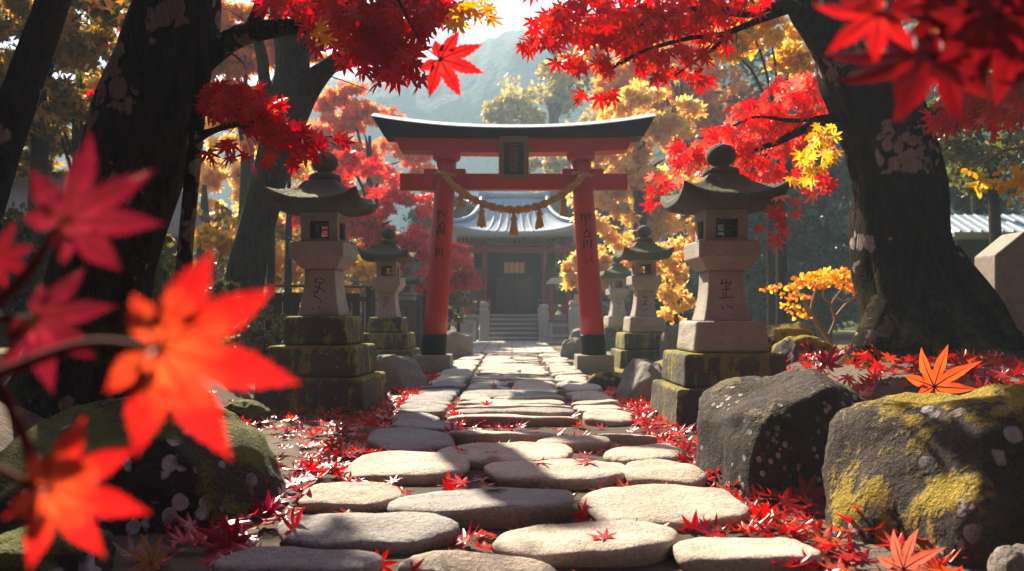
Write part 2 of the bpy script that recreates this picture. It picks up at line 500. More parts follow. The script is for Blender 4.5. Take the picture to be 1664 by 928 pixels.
# ------------------------------------------------------------------ trees
def limb(mb, pts, radii, n=60, sides=22, rough=.07, seed=0, freq=1.0, lumps=.05):
    """tapered, ridged trunk or branch through 3D points"""
    c = crom([(*p, r) for p, r in zip(pts, radii)], n)
    off = Vector((seed * 7.3, seed * 3.1, 0))
    up = Vector((.2, 1, .1)); rings = []
    L = 0
    for i in range(n):
        p = Vector(c[i, :3]); r = max(.002, c[i, 3])
        t = Vector(c[min(i + 1, n - 1), :3] - c[max(i - 1, 0), :3]).normalized()
        a = t.cross(up).normalized(); b = t.cross(a)
        if i: L += (p - Vector(c[i - 1, :3])).length
        ring = []
        for j in range(sides):
            th = 2 * math.pi * j / sides
            q = Vector((math.cos(th), math.sin(th), 0))
            w = noise.noise(off + Vector((q.x * 2.3, q.y * 2.3, L * .9 * freq))) * lumps * 2
            rd = abs(noise.noise(off + Vector((q.x * 5 + L * .3, q.y * 5, L * .55 * freq + 9))))
            w += (0.28 - rd) * rough * 2
            ring.append(p + (a * q.x + b * q.y) * r * (1 + w))
        rings.append(ring)
    mb.rings(rings)


def pxpath(lst):
    """(px, py, distance, half width px) -> points, radii"""
    return [P(a, b, d) for a, b, d, w in lst], [w * d / F for a, b, d, w in lst]


def twigs(mb, path, n, length, r, seed=0, spread=.8):
    """side twigs along a limb path"""
    q = random.Random(seed); c = crom([tuple(p) for p in path], 40)
    for _ in range(n):
        i = q.randrange(8, 39); p = Vector(c[i]); t = Vector(c[i] - c[i - 1]).normalized()
        d = (t + Vector((q.uniform(-1, 1), q.uniform(-.6, .6), q.uniform(-1, .7))) * spread).normalized()
        l = length * q.uniform(.5, 1.2); pts = [p]
        for k in range(5):
            d = (d + Vector((q.uniform(-.25, .25), q.uniform(-.25, .25), q.uniform(-.3, .12)))).normalized(); pts.append(pts[-1] + d * l / 5)
        mb.tube(pts, [r * (1 - .15 * k) for k in range(6)], 5)


# ------------------------------------------------------------------ setting: ground, path, hills
def smoothgrid(a, b, dens):
    return list(np.linspace(a, b, dens))


ys = smoothgrid(.2, 14, 110) + smoothgrid(14.6, 45, 50) + [60, 90, 140, 220, 350, 600]
ys = [-30, -8, -2] + ys
xr = smoothgrid(0, 7, 56) + smoothgrid(7.4, 25, 30) + [35, 60, 110, 200, 350, 600]
xs = [-x for x in reversed(xr[1:])] + xr
mb = MB()
mb.rings([[(x, y, ground_z(x, y)) for x in xs] for y in ys], False, False, closed=False)
g = NT('soil_ground')
n1 = g.noise(1.1, 5); rake = g.noise(9, 4, g.pos((.35, 2.2, 1)), .6, .4)
col = g.mix(g.ramp(n1, [(.35, 0), (.7, 1)]), (.085, .066, .05), (.15, .12, .095))
sep = g.n.new('ShaderNodeSeparateXYZ'); g.link(g.geo.outputs['Position'], sep.inputs[0])
far = g.ramp(g.math('MULTIPLY', sep.outputs[1], .02), [(.17, 0), (.26, 1)])
mossm = g.math('MULTIPLY', far, g.ramp(g.noise(.9, 4), [(.40, 0), (.52, 1)]))
col = g.mix(mossm, col, g.mix(g.noise(5, 4), (.24, .2, .05), (.14, .13, .04)))
g.bump(g.math('ADD', rake, g.math('MULTIPLY', g.noise(60, 5), .6)), .8, .05)
M['ground'] = g.base(col, .92, .2)
o = mb.build('ground', M['ground'], smooth=True)
tag(o, 'dark raked soil with mossy patches around the shrine path', 'ground', kind='structure')

# far stretch of the path (individual stones end in front of it) and the gravel court before the hall
g = NT('far_path_slabs')
br = g.n.new('ShaderNodeTexBrick'); br.inputs['Scale'].default_value = 1; br.inputs['Brick Width'].default_value = .74; br.inputs['Row Height'].default_value = .62
br.inputs['Mortar Size'].default_value = .03; br.inputs['Color1'].default_value = (.44, .39, .34, 1); br.inputs['Color2'].default_value = (.36, .32, .28, 1)
br.inputs['Mortar'].default_value = (.10, .085, .07, 1); g.link(g.geo.outputs['Position'], br.inputs['Vector'])
g.bump(g.math('ADD', br.outputs['Fac'], g.math('MULTIPLY', g.noise(12, 5), -.6)), -.5, .03)
M['slabs'] = g.base(br.outputs['Color'], .85, .25)
mb = MB(); mb.box(-1.12, 1.12, 19.3, 27.2, -.2, .10)
o = mb.build('path', M['slabs'], bevel=.03); tag(o, 'far pale stretch of the stone path leading to the hall steps', 'path', kind='structure')
mb = MB(); mb.box(-9, 9, 27.25, 44, -.3, .045)
o = mb.build('forecourt', flat_mat('court_gravel', (.34, .32, .30), .9, .2, .2, 30, .3)); tag(o, 'pale gravel forecourt below the hall steps', 'forecourt', kind='structure')
mb = MB(); mb.box(-1.16, 1.16, 1.0, 19.28, -.2, .012)
o = mb.build('path_bed', flat_mat('path_bed_soil', (.075, .058, .045), .95, .15, .4, 20, .6)); tag(o, 'dark soil bed showing between the path stones', 'path', kind='structure')

# hills
def hills(name, y0, y1, prof, label, col1, col2, nx=150, ny=26, seed=0, rough=1.0):
    mb = MB(); rows = []
    X = np.linspace(prof[0][0], prof[-1][0], nx)
    hx = np.interp(X, [p[0] for p in prof], [p[1] for p in prof])
    for j in range(ny):
        t = j / (ny - 1); row = []
        for i, x in enumerate(X):
            s = math.sin(min(1, t * 1.25) * math.pi / 2) ** 1.3 if t < .8 else 1 - (t - .8) * .8
            z = hx[i] * s
            z += rough * s * (2.2 * noise.noise(Vector((x * .05, t * 4, seed))) + 1.1 * abs(noise.noise(Vector((x * .22, t * 14, seed + 5)))) + .9 * noise.noise(Vector((x * .6, t * 22, seed + 9))))
            row.append((x, y0 + (y1 - y0) * t, z - .4))
        rows.append(row)
    mb.rings(rows, False, False, closed=False)
    m = NT(name + '_woods')
    c = m.mix(m.ramp(m.noise(.35, 6), [(.35, 0), (.65, 1)]), col1, col2)
    m.bump(m.noise(.8, 6), 1, 1.0)
    o = mb.build(name, m.base(c, .95, .1), smooth=True)
    return tag(o, label, 'hills', kind='structure')


hills('hills', 130, 225, [(-190, 50), (-110, 52), (-75, 55), (-42, 60), (-20, 65), (0, 73), (16, 76), (40, 79), (80, 80), (200, 74)],
      'blue hazy wooded mountain rising behind the whole shrine', (.04, .085, .075), (.085, .125, .10), seed=2, nx=200, ny=34, rough=1.6)  # distant blue of the haze partly put into the hill colours
hills('hillside', 50, 110, [(-70, 6), (-40, 7), (-20, 8), (-6, 9), (0, 12), (7, 21), (14, 28), (34, 36), (80, 40)],
      'nearer wooded hillside sloping up to the right behind the hall', (.06, .07, .035), (.15, .13, .05), seed=7)


# ------------------------------------------------------------------ torii
ty = 13.9
T0 = thing('torii_gate', 'tall red wooden torii gate with black top beam standing over the path', 'torii gate', (.03, ty, 0))


def pillar(sx):
    mb = MB(); n = 28
    zb, zt, xb, xt, rb, rt = .31, 3.72, 1.40 * sx, 1.17 * sx, .215, .175
    for (z0, z1, mi, gr) in ((zb, .66, 1, .006), (.66, zt, 0, 0)):
        mb.mi = mi; rings = []
        for k in range(9):
            z = z0 + (z1 - z0) * k / 8; t = (z - zb) / (zt - zb)
            x = xb + (xt - xb) * t; r = rb + (rt - rb) * t + gr
            rings.append([(x + r * math.cos(2 * math.pi * j / n), r * math.sin(2 * math.pi * j / n), z) for j in range(n)])
        mb.rings(rings)
    return mb.build('pillar', [M['red'], M['black']], T0, smooth=False, bevel=0)


def smooth_sides(o, ang=40):
    for p in o.data.polygons: p.use_smooth = len(p.vertices) == 4
    return o


def pil_x(sx, z):
    t = (z - .31) / (3.72 - .31); return (1.40 - .23 * t) * sx, .215 - .04 * t


# brush-like strokes: polylines in a unit cell (x right, y up)
GL = {
    'A': [[(.05, 1), (.95, 1)], [(.1, 1), (.1, .55)], [(.4, 1), (.4, .55)], [(.68, 1), (.68, .55)], [(.95, 1), (.95, .55)], [(.05, .78), (.95, .78)], [(.05, .55), (.95, .55)],
          [(.15, .36), (.85, .36)], [(.5, .55), (.5, 0)], [(.2, .18), (.8, .18)], [(.05, 0), (.95, 0)]],
    'B': [[(.1, .95), (.6, .8)], [(.55, 1), (.25, .45)], [(.25, .45), (.85, .6)], [(.2, .3), (.95, .2)], [(.85, .6), (.8, 0)], [(.3, .1), (.7, .05)]],
    'C': [[(.15, 1), (.15, 0)], [(.15, 1), (.9, .95)], [(.9, .95), (.88, 0)], [(.15, .66), (.88, .63)], [(.15, .33), (.88, .31)], [(.12, 0), (.9, 0)], [(.5, .95), (.5, .35)]],
    'D': [[(.1, .9), (.85, .9)], [(.85, .9), (.2, .15)], [(.1, .1), (1, .1)], [(.35, .5), (.85, .52)]],
    'E': [[(.05, 1), (.95, .97)], [(.2, 1), (.2, .05)], [(.2, .7), (.8, .7)], [(.8, .7), (.8, .38)], [(.2, .38), (.8, .38)], [(.1, .05), (.95, .05)], [(.5, .97), (.5, .7)]],
    'F': [[(.2, .95), (.8, .7)], [(.75, .95), (.35, .5)], [(.3, .5), (.9, .5)], [(.9, .5), (.85, .1)], [(.2, .3), (.55, .1)]],
    'G': [[(.15, .9), (.8, .95)], [(.15, .9), (.1, .1)], [(.8, .95), (.9, .15)], [(.1, .1), (.9, .15)], [(.3, .55), (.7, .55)], [(.5, .9), (.45, .3)]],
    'one': [[(0, .5), (1, .55)]],
    'H': [[(.5, 1), (.45, .75)], [(.05, .78), (.15, .6)], [(.05, .78), (.95, .8)], [(.95, .8), (.85, .62)], [(.2, .55), (.8, .57)], [(.5, .55), (.5, .05)], [(.2, .3), (.82, .32)], [(0, .04), (1, .05)]],
    'I': [[(.25, 1), (.05, .75)], [(.2, .85), (.2, 0)], [(0, .62), (.42, .62)], [(.2, .55), (0, .25)], [(.5, .95), (1, .97)], [(.55, .7), (.95, .7)], [(.55, .7), (.55, .1)], [(.95, .7), (.95, .1)], [(.55, .4), (.95, .4)], [(.5, .08), (1, .08)], [(.75, .95), (.75, .1)]],
    'J': [[(.05, .9), (.95, .9)], [(.3, 1), (.3, .78)], [(.7, 1), (.7, .78)], [(.15, .68), (.1, 0)], [(.15, .68), (.9, .68)], [(.9, .68), (.9, 0)], [(.3, .45), (.72, .45)], [(.3, .45), (.3, .12)], [(.72, .45), (.72, .12)], [(.3, .12), (.72, .12)]],
    'K': [[(.25, .95), (.5, 1)], [(.5, 1), (.85, .88)], [(.25, .95), (.2, .75)], [(.3, .8), (.75, .78)], [(.2, .62), (.5, .55)], [(.55, .75), (.3, .3)], [(.5, .55), (.85, .42)], [(.35, .42), (.15, .35)], [(.15, .35), (.18, .15)],
          [(.2, .2), (.55, .06)], [(.6, .02), (.65, -.1)], [(.1, -.3), (.25, -.4)], [(.5, -.28), (.62, -.36)]],
    'L': [[(.3, 1), (.15, .8)], [(.2, .85), (.8, .9)], [(.5, 1), (.48, .25)], [(.25, .6), (.75, .63)], [(.8, .9), (.6, .72)], [(.05, .25), (.95, .3)], [(.3, .5), (.35, .3)], [(.2, -.05), (.3, -.2)], [(.5, -.05), (.85, -.15)]],
}


def strokes(mb, glyph, cx, cz, w, h, yfun, th):
    for seg in GL[glyph]:
        (a, b), (c, d) = seg
        x0, z0, x1, z1 = cx + (a - .5) * w, cz + (b - .5) * h, cx + (c - .5) * w, cz + (d - .5) * h
        t = Vector((x1 - x0, 0, z1 - z0)); L = t.length
        if L == 0: continue
        t /= L; nrm = Vector((-t.z, 0, t.x)) * th / 2
        a0, a1 = Vector((x0, 0, z0)) - t * th * .3, Vector((x1, 0, z1)) + t * th * .3
        q = [a0 - nrm, a1 - nrm * .7, a1 + nrm * .7, a0 + nrm]
        f = [Vector((p.x, yfun(p.x, p.z) - .0035, p.z)) for p in q]
        bk = [Vector((p.x, yfun(p.x, p.z) + .004, p.z)) for p in q]
        mb.rings([bk, f])


for sx in (-1, 1):
    pb = smooth_sides(pillar(sx))
    mb = MB()
    if sx < 0: marks = [('E', 352, .17, .16), ('F', 368, .15, .13), ('G', 379, .15, .14), ('C', 412, .13, .15)]
    else: marks = [('A', 360, .17, .22), ('B', 381, .16, .13), ('C', 398, .16, .14), ('D', 424, .15, .10)]
    for (gk, py, w, h) in marks:
        z = 1 + (512 - py) / 93.1; x, r = pil_x(sx, z)
        def yf(px_, pz_, sx=sx):
            xx, rr = pil_x(sx, pz_); dx = max(-.9, min(.9, (px_ - xx) / rr)); return -rr * math.sqrt(1 - dx * dx)
        strokes(mb, gk, x - .005, z, w, h, yf, .026)
    mb.build('inscription', M['ink'], pb)
    mb = MB(); mb.box(1.40 * sx - .32, 1.40 * sx + .32, -.32, .32, -.1, .31)
    mb.build('plinth', M['plinth'], T0, bevel=.02)
    mb = MB(); xt = 1.17 * sx
    mb.lathe([(.19, 3.68), (.225, 3.70), (.245, 3.74), (.245, 3.83), (.225, 3.86)], 28, xt)
    smooth_sides(mb.build('capital', M['red'], T0))
    mb = MB(); x3, r3 = pil_x(sx, 3.35)
    mb.box(x3 - .36, x3 - .14, -.12, .12, 3.20, 3.535); mb.build('wedge', M['red'], T0, bevel=.008)
    mb = MB(); mb.box(x3 + .14, x3 + .36, -.12, .12, 3.20, 3.535); mb.build('wedge', M['red'], T0, bevel=.008)
# beams
def beam(name, half_b, half_t, zb, zt, dy, mats, bend_b, bend_t, n=31, ridge=0, bevel=.012):
    mb = MB(); rings = []
    for k in range(n):
        u = -1 + 2 * k / (n - 1)
        zb_, zt_ = zb + bend_b * abs(u) ** 2.4, zt + bend_t * abs(u) ** 2.2
        xb, xt = half_b * u, half_t * u
        if ridge:
            rings.append([(xb, -dy * .86, zb_), (xb, dy * .86, zb_), (xt, dy, zt_ - ridge), (xt, 0, zt_), (xt, -dy, zt_ - ridge)])
        else:
            rings.append([(xb, -dy, zb_), (xb, dy, zb_), (xt, dy, zt_), (xt, -dy, zt_)])
    mb.rings(rings)
    return mb.build(name, mats, T0, bevel=bevel)


beam('top_beam', 2.23, 2.42, 4.052, 4.31, .30, M['black'], .02, .20, ridge=.12)
beam('rim_light_strip', 2.43, 2.44, 4.191, 4.327, .312, flat_mat('painted_rim_light', (.62, .65, .68), .4, .5), .20, .20, ridge=.12, bevel=0)  # pale strip stands in for the sunlit rim along the top beam
beam('second_beam', 1.96, 2.06, 3.80, 4.05, .20, M['red'], .05, .02)
mb = MB(); mb.box(-1.98, 1.98, -.09, .09, 3.175, 3.46); mb.build('tie_beam', M['red'], T0, bevel=.012)
# plaque
pq = MB(); pq.box(-.19, .19, -.045, .02, -.30, .30)
po = pq.build('plaque', M['plaque'], T0, loc=(0, -.30, 3.67)); po.rotation_euler.x = R(6)
mb = MB()
for (x0, x1, z0, z1) in ((-.25, -.168, -.27, .27), (.168, .25, -.27, .27), (-.25, .25, .272, .365), (-.25, .25, -.365, -.272)):
    mb.box(x0, x1, -.075, .03, z0, z1)
for k in range(9):
    for z in (.365, -.365):
        x = -.22 + .055 * k; mb.lathe([(.012, z - .012), (.026, z - .006), (.026, z + .006), (.012, z + .012)], 8, x, -.03)
for k in range(12):
    for x in (-.25, .25):
        mb.lathe([(.008, -.30 + .052 * k), (.02, -.288 + .052 * k), (.008, -.272 + .052 * k)], 8, x, -.04)
fr = mb.build('frame', M['gilt'], po, bevel=.006)
mb = MB()
for gk, cz, w, h in (('one', .235, .17, .04), ('H', .14, .16, .13), ('I', .0, .16, .13), ('J', -.14, .15, .14)):
    strokes(mb, gk, 0, cz, w, h, lambda a, b: -.046, .02)
mb.build('lettering', M['glyph'], po)
# straw rope, hung on the pillars
rope = thing('shimenawa_rope', 'twisted golden straw rope sagging between the red gate pillars', 'rope', (.03, ty, 0))


def rope_pt(u):                                  # u -1..1
    x = 1.22 * u; z = 2.80 + .62 * (math.cosh(1.35 * u) - 1) / (math.cosh(1.35) - 1)
    return Vector((x, -.27 - .02 * (1 - u * u), z))


mb = MB()
N = 170
for s in range(2):
    pts, rad = [], []
    for k in range(N):
        u = -1 + 2 * k / (N - 1); ph = u * 26 + s * math.pi
        pts.append(rope_pt(u) + Vector((0, math.cos(ph), math.sin(ph))) * .03); rad.append(.042 + .006 * math.sin(ph * 7))
    mb.tube(pts, rad, 9)
mb.build('cord', M['straw'], rope, smooth=True)
for sx in (-1, 1):
    x, r = pil_x(sx, 3.42); mb = MB()
    mb.tube([Vector((x + (r + .03) * math.cos(a), (r + .03) * math.sin(a), 3.43 + .02 * math.sin(a * 2))) for a in np.linspace(0, 2 * math.pi, 26)], .03, 7)
    mb.build('pillar_loop', M['straw'], rope, smooth=True)
for u, ln in ((-.74, .22), (-.45, .32), (.0, .36), (.36, .32), (.70, .32)):
    p = rope_pt(u) + Vector((0, -.02, -.05)); mb = MB(); n = 20
    prof = [(.02, 0), (.028, -.05), (.05, -.085), (.052, -.11), (.035, -.13), (.05, -.2), (.065, -.28), (.07, -.33)]
    rings = []
    for (r, z) in prof:
        z = z * ln / .33
        rings.append([(r * (1 + .16 * (j % 2)) * math.cos(2 * math.pi * j / n), r * (1 + .16 * (j % 2)) * math.sin(2 * math.pi * j / n),
                       z + (rnd.uniform(-.05, .03) if z < -.3 * ln / .33 else 0)) for j in range(n)])
    mb.rings(rings)
    mb.build('tassel', M['straw'], rope, loc=p, rz=rnd.uniform(0, 3))


# ------------------------------------------------------------------ lanterns
def square_ring(h, z, n=1, lift=0.0, corner=.0):
    """square outline of half side h with n points per side; corners lifted by lift"""
    pts = []
    cor = [(-1, -1), (1, -1), (1, 1), (-1, 1)]
    for i in range(4):
        a, b = cor[i], cor[(i + 1) % 4]
        for k in range(n):
            u = k / n; x = a[0] + (b[0] - a[0]) * u; y = a[1] + (b[1] - a[1]) * u
            e = max(abs(x), abs(y)); m_ = min(abs(x), abs(y))
            pts.append((x * h, y * h, z + lift * m_ ** 3))
    return pts


def make_lantern(name, label, group, glyph, tall_clean):
    L = thing(name, label, 'stone lantern', group=group)
    for i, (h, z0, z1, tp) in enumerate(((.575, -.06, .365, .03), (.47, .367, .685, .015), (.35, .687, .99, .025))):
        mb = MB(); rings = []
        for k in range(5):
            t = k / 4; rings.append([(x + .012 * noise.noise(Vector((x * 5, y * 5, z0 + t * 3 + i))), y + .012 * noise.noise(Vector((y * 5, x * 5, t * 3 + i))), z)
                                     for (x, y, z) in square_ring(h - tp * t, z0 + (z1 - z0) * t, 5)])
        mb.rings(rings)
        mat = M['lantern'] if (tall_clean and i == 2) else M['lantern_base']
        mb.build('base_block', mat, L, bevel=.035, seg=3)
    mb = MB(); rings = []
    for k in range(9):
        t = k / 8; rings.append(square_ring(.165 + .06 * (1 - t) ** 2.2, .99 + .49 * t, 3))
    mb.rings(rings); sh = mb.build('shaft', M['lantern'], L, bevel=.012)
    mb = MB()
    strokes(mb, glyph, 0, 1.27, .16, .24, lambda x, z: -(.165 + .06 * (1 - (z - .99) / .49) ** 2.2), .011)
    mb.build('inscription', M['carved'], sh)
    mb = MB(); mb.rings([square_ring(h, z, 3) for h, z in ((.185, 1.482), (.205, 1.50), (.245, 1.56), (.262, 1.585), (.285, 1.60), (.285, 1.757), (.27, 1.765))])
    mb.build('platform', M['lantern'], L, bevel=.012)
    mb = MB(); a, w = .195, .105
    for sx in (-1, 1):
        for sy in (-1, 1):
            mb.box(min(sx * a, sx * w), max(sx * a, sx * w), min(sy * a, sy * w), max(sy * a, sy * w), 1.767, 2.07)
    mb.box(-a + .001, a - .001, -a + .001, a - .001, 1.766, 1.80); mb.box(-a + .001, a - .001, -a + .001, a - .001, 1.985, 2.069)
    lb = mb.build('light_box', M['lantern'], L)
    for yy in (-.15, .15):
        mb = MB()
        mb.box(-.104, .104, yy - .012, yy + .012, 1.965, 1.984); mb.box(-.104, .104, yy - .012, yy + .012, 1.801, 1.82)
        mb.box(-.104, -.088, yy - .012, yy + .012, 1.821, 1.964); mb.box(.088, .104, yy - .012, yy + .012, 1.821, 1.964)
        mb.box(-.012, .012, yy - .008, yy + .008, 1.821, 1.964); mb.box(.013, .087, yy - .008, yy + .008, 1.885, 1.90)
        mb.build('window_lattice', M['wood_dark'], lb)
    for sx in (-1, 1):
        mb = MB(); mb.box(sx * .15 - .01, sx * .15 + .01, -.104, .104, 1.801, 1.984); mb.build('side_shutter', M['wood_dark'], lb)
    # roof: concave hipped slab with lifted corners
    mb = MB(); rings = []
    for (h, z, l) in ((.20, 2.071, 0), (0.387, 2.085, .03), (0.453, 2.10, .085), (0.475, 2.13, .115), (0.471, 2.185, .115), (0.440, 2.205, .095),
                      (0.370, 2.235, .055), (0.290, 2.28, .03), (0.220, 2.335, .01), (.185, 2.39, 0), (.16, 2.42, 0)):
        rings.append(square_ring(h, z, 8, l))
    mb.rings(rings); ro = mb.build('roof', M['lantern_roof'], L, bevel=.006)
    smooth_sides(ro)
    mb = MB(); mb.lathe([(.10, 2.40), (.165, 2.415), (.175, 2.45), (.165, 2.49), (.12, 2.505), (.075, 2.52), (.075, 2.535),
                         (.11, 2.55), (.135, 2.59), (.142, 2.635), (.13, 2.68), (.095, 2.72), (.04, 2.742), (.005, 2.747)], 24)
    smooth_sides(mb.build('finial', M['lantern_roof'], L))
    return L


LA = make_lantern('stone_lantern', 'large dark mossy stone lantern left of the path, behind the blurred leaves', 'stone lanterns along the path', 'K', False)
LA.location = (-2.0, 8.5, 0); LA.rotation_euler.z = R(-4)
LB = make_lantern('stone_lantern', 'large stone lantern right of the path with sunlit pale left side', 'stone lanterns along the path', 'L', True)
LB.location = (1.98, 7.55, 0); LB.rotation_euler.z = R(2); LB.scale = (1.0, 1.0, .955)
dup(LA, (-2.36, 15.2, 0), R(-3), .97, 'smaller looking mossy lantern left of the left gate pillar')
dup(LB, (2.48, 15.0, 0), R(3), .98, 'mossy lantern just right of the right gate pillar')
dup(LB, (2.95, 22.3, 0), R(6), .98, 'distant lantern half hidden between right gate pillar and nearer lantern')
dup(LA, (-3.0, 23.0, .15), R(-6), .84, 'farthest left lantern with pale roof seen beside the left gate pillar')


# ------------------------------------------------------------------ rocks
def rock(name, px0, px1, ptop, pbot, d, mat, label, seed, planes=(), depth=None, boxy=.62, rough=.09, cat='rock', group=None, skew=0, zlift=0):
    x0, x1 = (px0 - CX) * d / F, (px1 - CX) * d / F
    zt = 1 + (512 - ptop) * d / F; zb = 1 + (512 - pbot) * d / F
    rx = (x1 - x0) / 2; rz = (zt - zb); ry = depth or rx * .8
    q = random.Random(seed); mb = MB(); nu, nv = 64, 40; off = Vector((seed * 3.7, seed * 1.9, 0)); rings = []
    se = lambda v, e: math.copysign(abs(v) ** e, v)
    for i in range(nv):
        ph = math.pi * (i + .5) / nv - math.pi / 2; ring = []
        for j in range(nu):
            th = 2 * math.pi * j / nu
            p = Vector((se(math.cos(ph), boxy) * se(math.cos(th), boxy + .1), se(math.cos(ph), boxy) * se(math.sin(th), boxy + .1), se(math.sin(ph), boxy)))
            for (nx, ny, nz, c) in planes:
                nn = Vector((nx, ny, nz)).normalized(); e = p.dot(nn) - c
                if e > 0: p -= nn * e * .76
            w = noise.noise(off + p * 1.6) * rough * 1.5 + noise.noise(off + p * 4.5) * rough * .55 + noise.noise(off + p * 11) * rough * .2
            p = p * (1 + w)
            p.x += skew * p.z
            ring.append((p.x * rx, p.y * ry, p.z * rz if p.z > 0 else p.z * .3))
        rings.append(ring)
    mb.rings(rings)
    o = mb.build(name, mat, smooth=True, loc=((x0 + x1) / 2, d + ry * .55, zb + zlift))
    return tag(o, label, cat, group)


rock('boulder', -60, 418, 668, 855, 3.75, M['rock_moss'], 'huge dark boulder at lower left with green moss and white lichen', 3,
     planes=((.9, -.2, .5, .78), (-.3, -.5, .9, .82), (.2, -1, .2, .8)), depth=.55, rough=.07)
rock('boulder', 1158, 1490, 600, 803, 4.45, M['rock'], 'big dark boulder right of the path with pale lichen on its lit edge', 8,
     planes=((-.45, -.15, .9, .80), (.62, -.2, .75, .84), (-1, -.3, .15, .86), (.15, -1, .35, .80)), depth=.5, boxy=.55, rough=.075)
rock('boulder', 1412, 1920, 640, 912, 3.3, M['rock_gold'], 'blurred boulder at lower right edge draped in golden moss', 15,
     planes=((-.8, -.3, .5, .8), (.3, -.9, .5, .85), (-.2, 0, 1, .85)), depth=.5, boxy=.6, rough=.09)
rock('rock', 602, 688, 578, 637, 10.3, M['rock_plain'], 'rounded bare rock between left lantern base and gate pillar', 21, planes=((.6, -.4, .6, .7),), group=None)
rock('rock', 1008, 1092, 588, 662, 8.9, M['rock_plain'], 'rounded tan rock with sunlit rim beside the right lantern base', 24, planes=((-.6, -.3, .7, .75),), depth=.4)
rock('rock', 952, 1018, 607, 642, 10.5, M['rock_gold'], 'low dark rock with mossy rim right of the path edge', 27)
rock('rock', 715, 768, 541, 580, 18.0, M['rock_plain'], 'grey rock behind the left gate pillar', 31)
rock('rock', 912, 952, 550, 586, 18.2, M['rock_plain'], 'tan rock behind the right gate pillar', 33)
rock('rock', 1076, 1130, 530, 577, 14.0, M['rock_plain'], 'pale topped rock between the two right lanterns', 35)
rock('rock', 926, 975, 535, 552, 24.5, M['rock_plain'], 'small far rock near the foot of the hall steps', 37)
rock('mossy_rock', 1205, 1350, 525, 600, 9.6, M['rock_gold'], 'broad mossy rock behind the right lantern lit from behind', 41, rough=.13, depth=.5, zlift=-.05)
rock('mossy_rock', 1268, 1375, 552, 618, 8.6, M['rock_gold'], 'smaller mossy rock at the foot of the orange shrub', 44, rough=.12, depth=.3)
rock('rock', -60, 150, 872, 945, 3.0, M['rock_moss'], 'small dark lichen spotted rock in the bottom left corner', 47)
rock('rock', 1628, 1720, 893, 960, 2.85, M['rock_plain'], 'small pale rock in the bottom right corner', 49)
rock('rock', 358, 432, 655, 688, 7.2, M['rock_moss'], 'flat dark stone left of the large left lantern', 52)


# ------------------------------------------------------------------ path stones
ORD = ['first', 'second', 'third', 'fourth', 'fifth', 'sixth', 'seventh', 'eighth', 'ninth', 'tenth', 'eleventh', 'twelfth', 'thirteenth', 'fourteenth',
       'fifteenth', 'sixteenth', 'seventeenth', 'eighteenth', 'nineteenth', 'twentieth', 'twenty-first', 'twenty-second', 'twenty-third', 'twenty-fourth',
       'twenty-fifth', 'twenty-sixth', 'twenty-seventh', 'twenty-eighth', 'twenty-ninth', 'thirtieth', 'thirty-first', 'thirty-second', 'thirty-third', 'thirty-fourth', 'thirty-fifth']
STONES = []


def paving(x0, x1, y0, y1, mat, top, seed, label, segs=40):
    cx, cy, rx, ry = (x0 + x1) / 2, (y0 + y1) / 2, (x1 - x0) / 2, (y1 - y0) / 2
    q = random.Random(seed); off = Vector((seed * 1.37, seed * .77, seed * .31))
    e = q.uniform(.66, .86); mb = MB(); rings = []
    se = lambda v, k: math.copysign(abs(v) ** k, v)
    tilt = (q.uniform(-.02, .02), q.uniform(-.025, .025))
    for (s, z) in ((.90, -.05), (.955, .02), (.99, top * .5), (1.0, top * .70), (.985, top * .84), (.955, top * .93), (.90, top * .99), (.78, top * 1.04), (.6, top * 1.05), (.38, top * 1.06), (.15, top * 1.065)):
        ring = []
        for j in range(segs):
            th = 2 * math.pi * j / segs
            w = 1.02 + .15 * noise.noise(off + Vector((math.cos(th) * 1.4, math.sin(th) * 1.4, 0))) + .035 * noise.noise(off + Vector((math.cos(th) * 4, math.sin(th) * 4, z * 20)))
            x, y = se(math.cos(th), e) * rx * s * w, se(math.sin(th), e) * ry * s * w
            zz = z + (tilt[0] * x / rx + tilt[1] * y / ry) * (z > .03) + .016 * noise.noise(off + Vector((x * 4, y * 6, 2))) * (z > .03) + .006 * noise.noise(off + Vector((x * 16, y * 20, 4))) * (z > .03)
            ring.append((x, y, zz))
        rings.append(ring)
    mb.rings(rings)
    o = mb.build('paving_stone', M[mat], smooth=True, loc=(cx, cy, 0))
    tag(o, label, 'paving stone', 'stones of the path'); STONES.append((x0, x1, y0, y1, top * 1.05))
    return o


TONE = {'paving': 'pale', 'paving_grey': 'grey', 'paving_moss': 'moss-edged'}
FRONT = [  # grey left and middle stones carry the shade lying there
    [(365, 622, 893, 960, 'paving_grey', 'left edge'), (655, 905, 907, 965, 'paving', 'middle'), (1108, 1325, 866, 950, 'paving', 'right edge')],
    [(452, 742, 832, 908, 'paving_grey', 'left half'), (792, 1098, 850, 930, 'paving', 'right half')],
    [(488, 656, 787, 840, 'paving_moss', 'left edge'), (645, 930, 784, 866, 'paving_grey', 'middle'), (948, 1212, 794, 868, 'paving', 'right edge')],
    [(566, 762, 737, 792, 'paving', 'left edge'), (786, 1022, 746, 800, 'paving', 'middle'), (1016, 1142, 749, 804, 'paving_moss', 'right edge')],
    [(598, 735, 698, 744, 'paving_grey', 'left edge'), (710, 932, 718, 768, 'paving', 'middle'), (984, 1110, 725, 766, 'paving', 'right edge')],
    [(640, 742, 684, 712, 'paving_grey', 'left edge'), (735, 908, 698, 728, 'paving', 'left of middle'), (874, 994, 710, 737, 'paving', 'right of middle'), (972, 1068, 705, 728, 'paving', 'right edge')],
]
row = 0; sd = 100
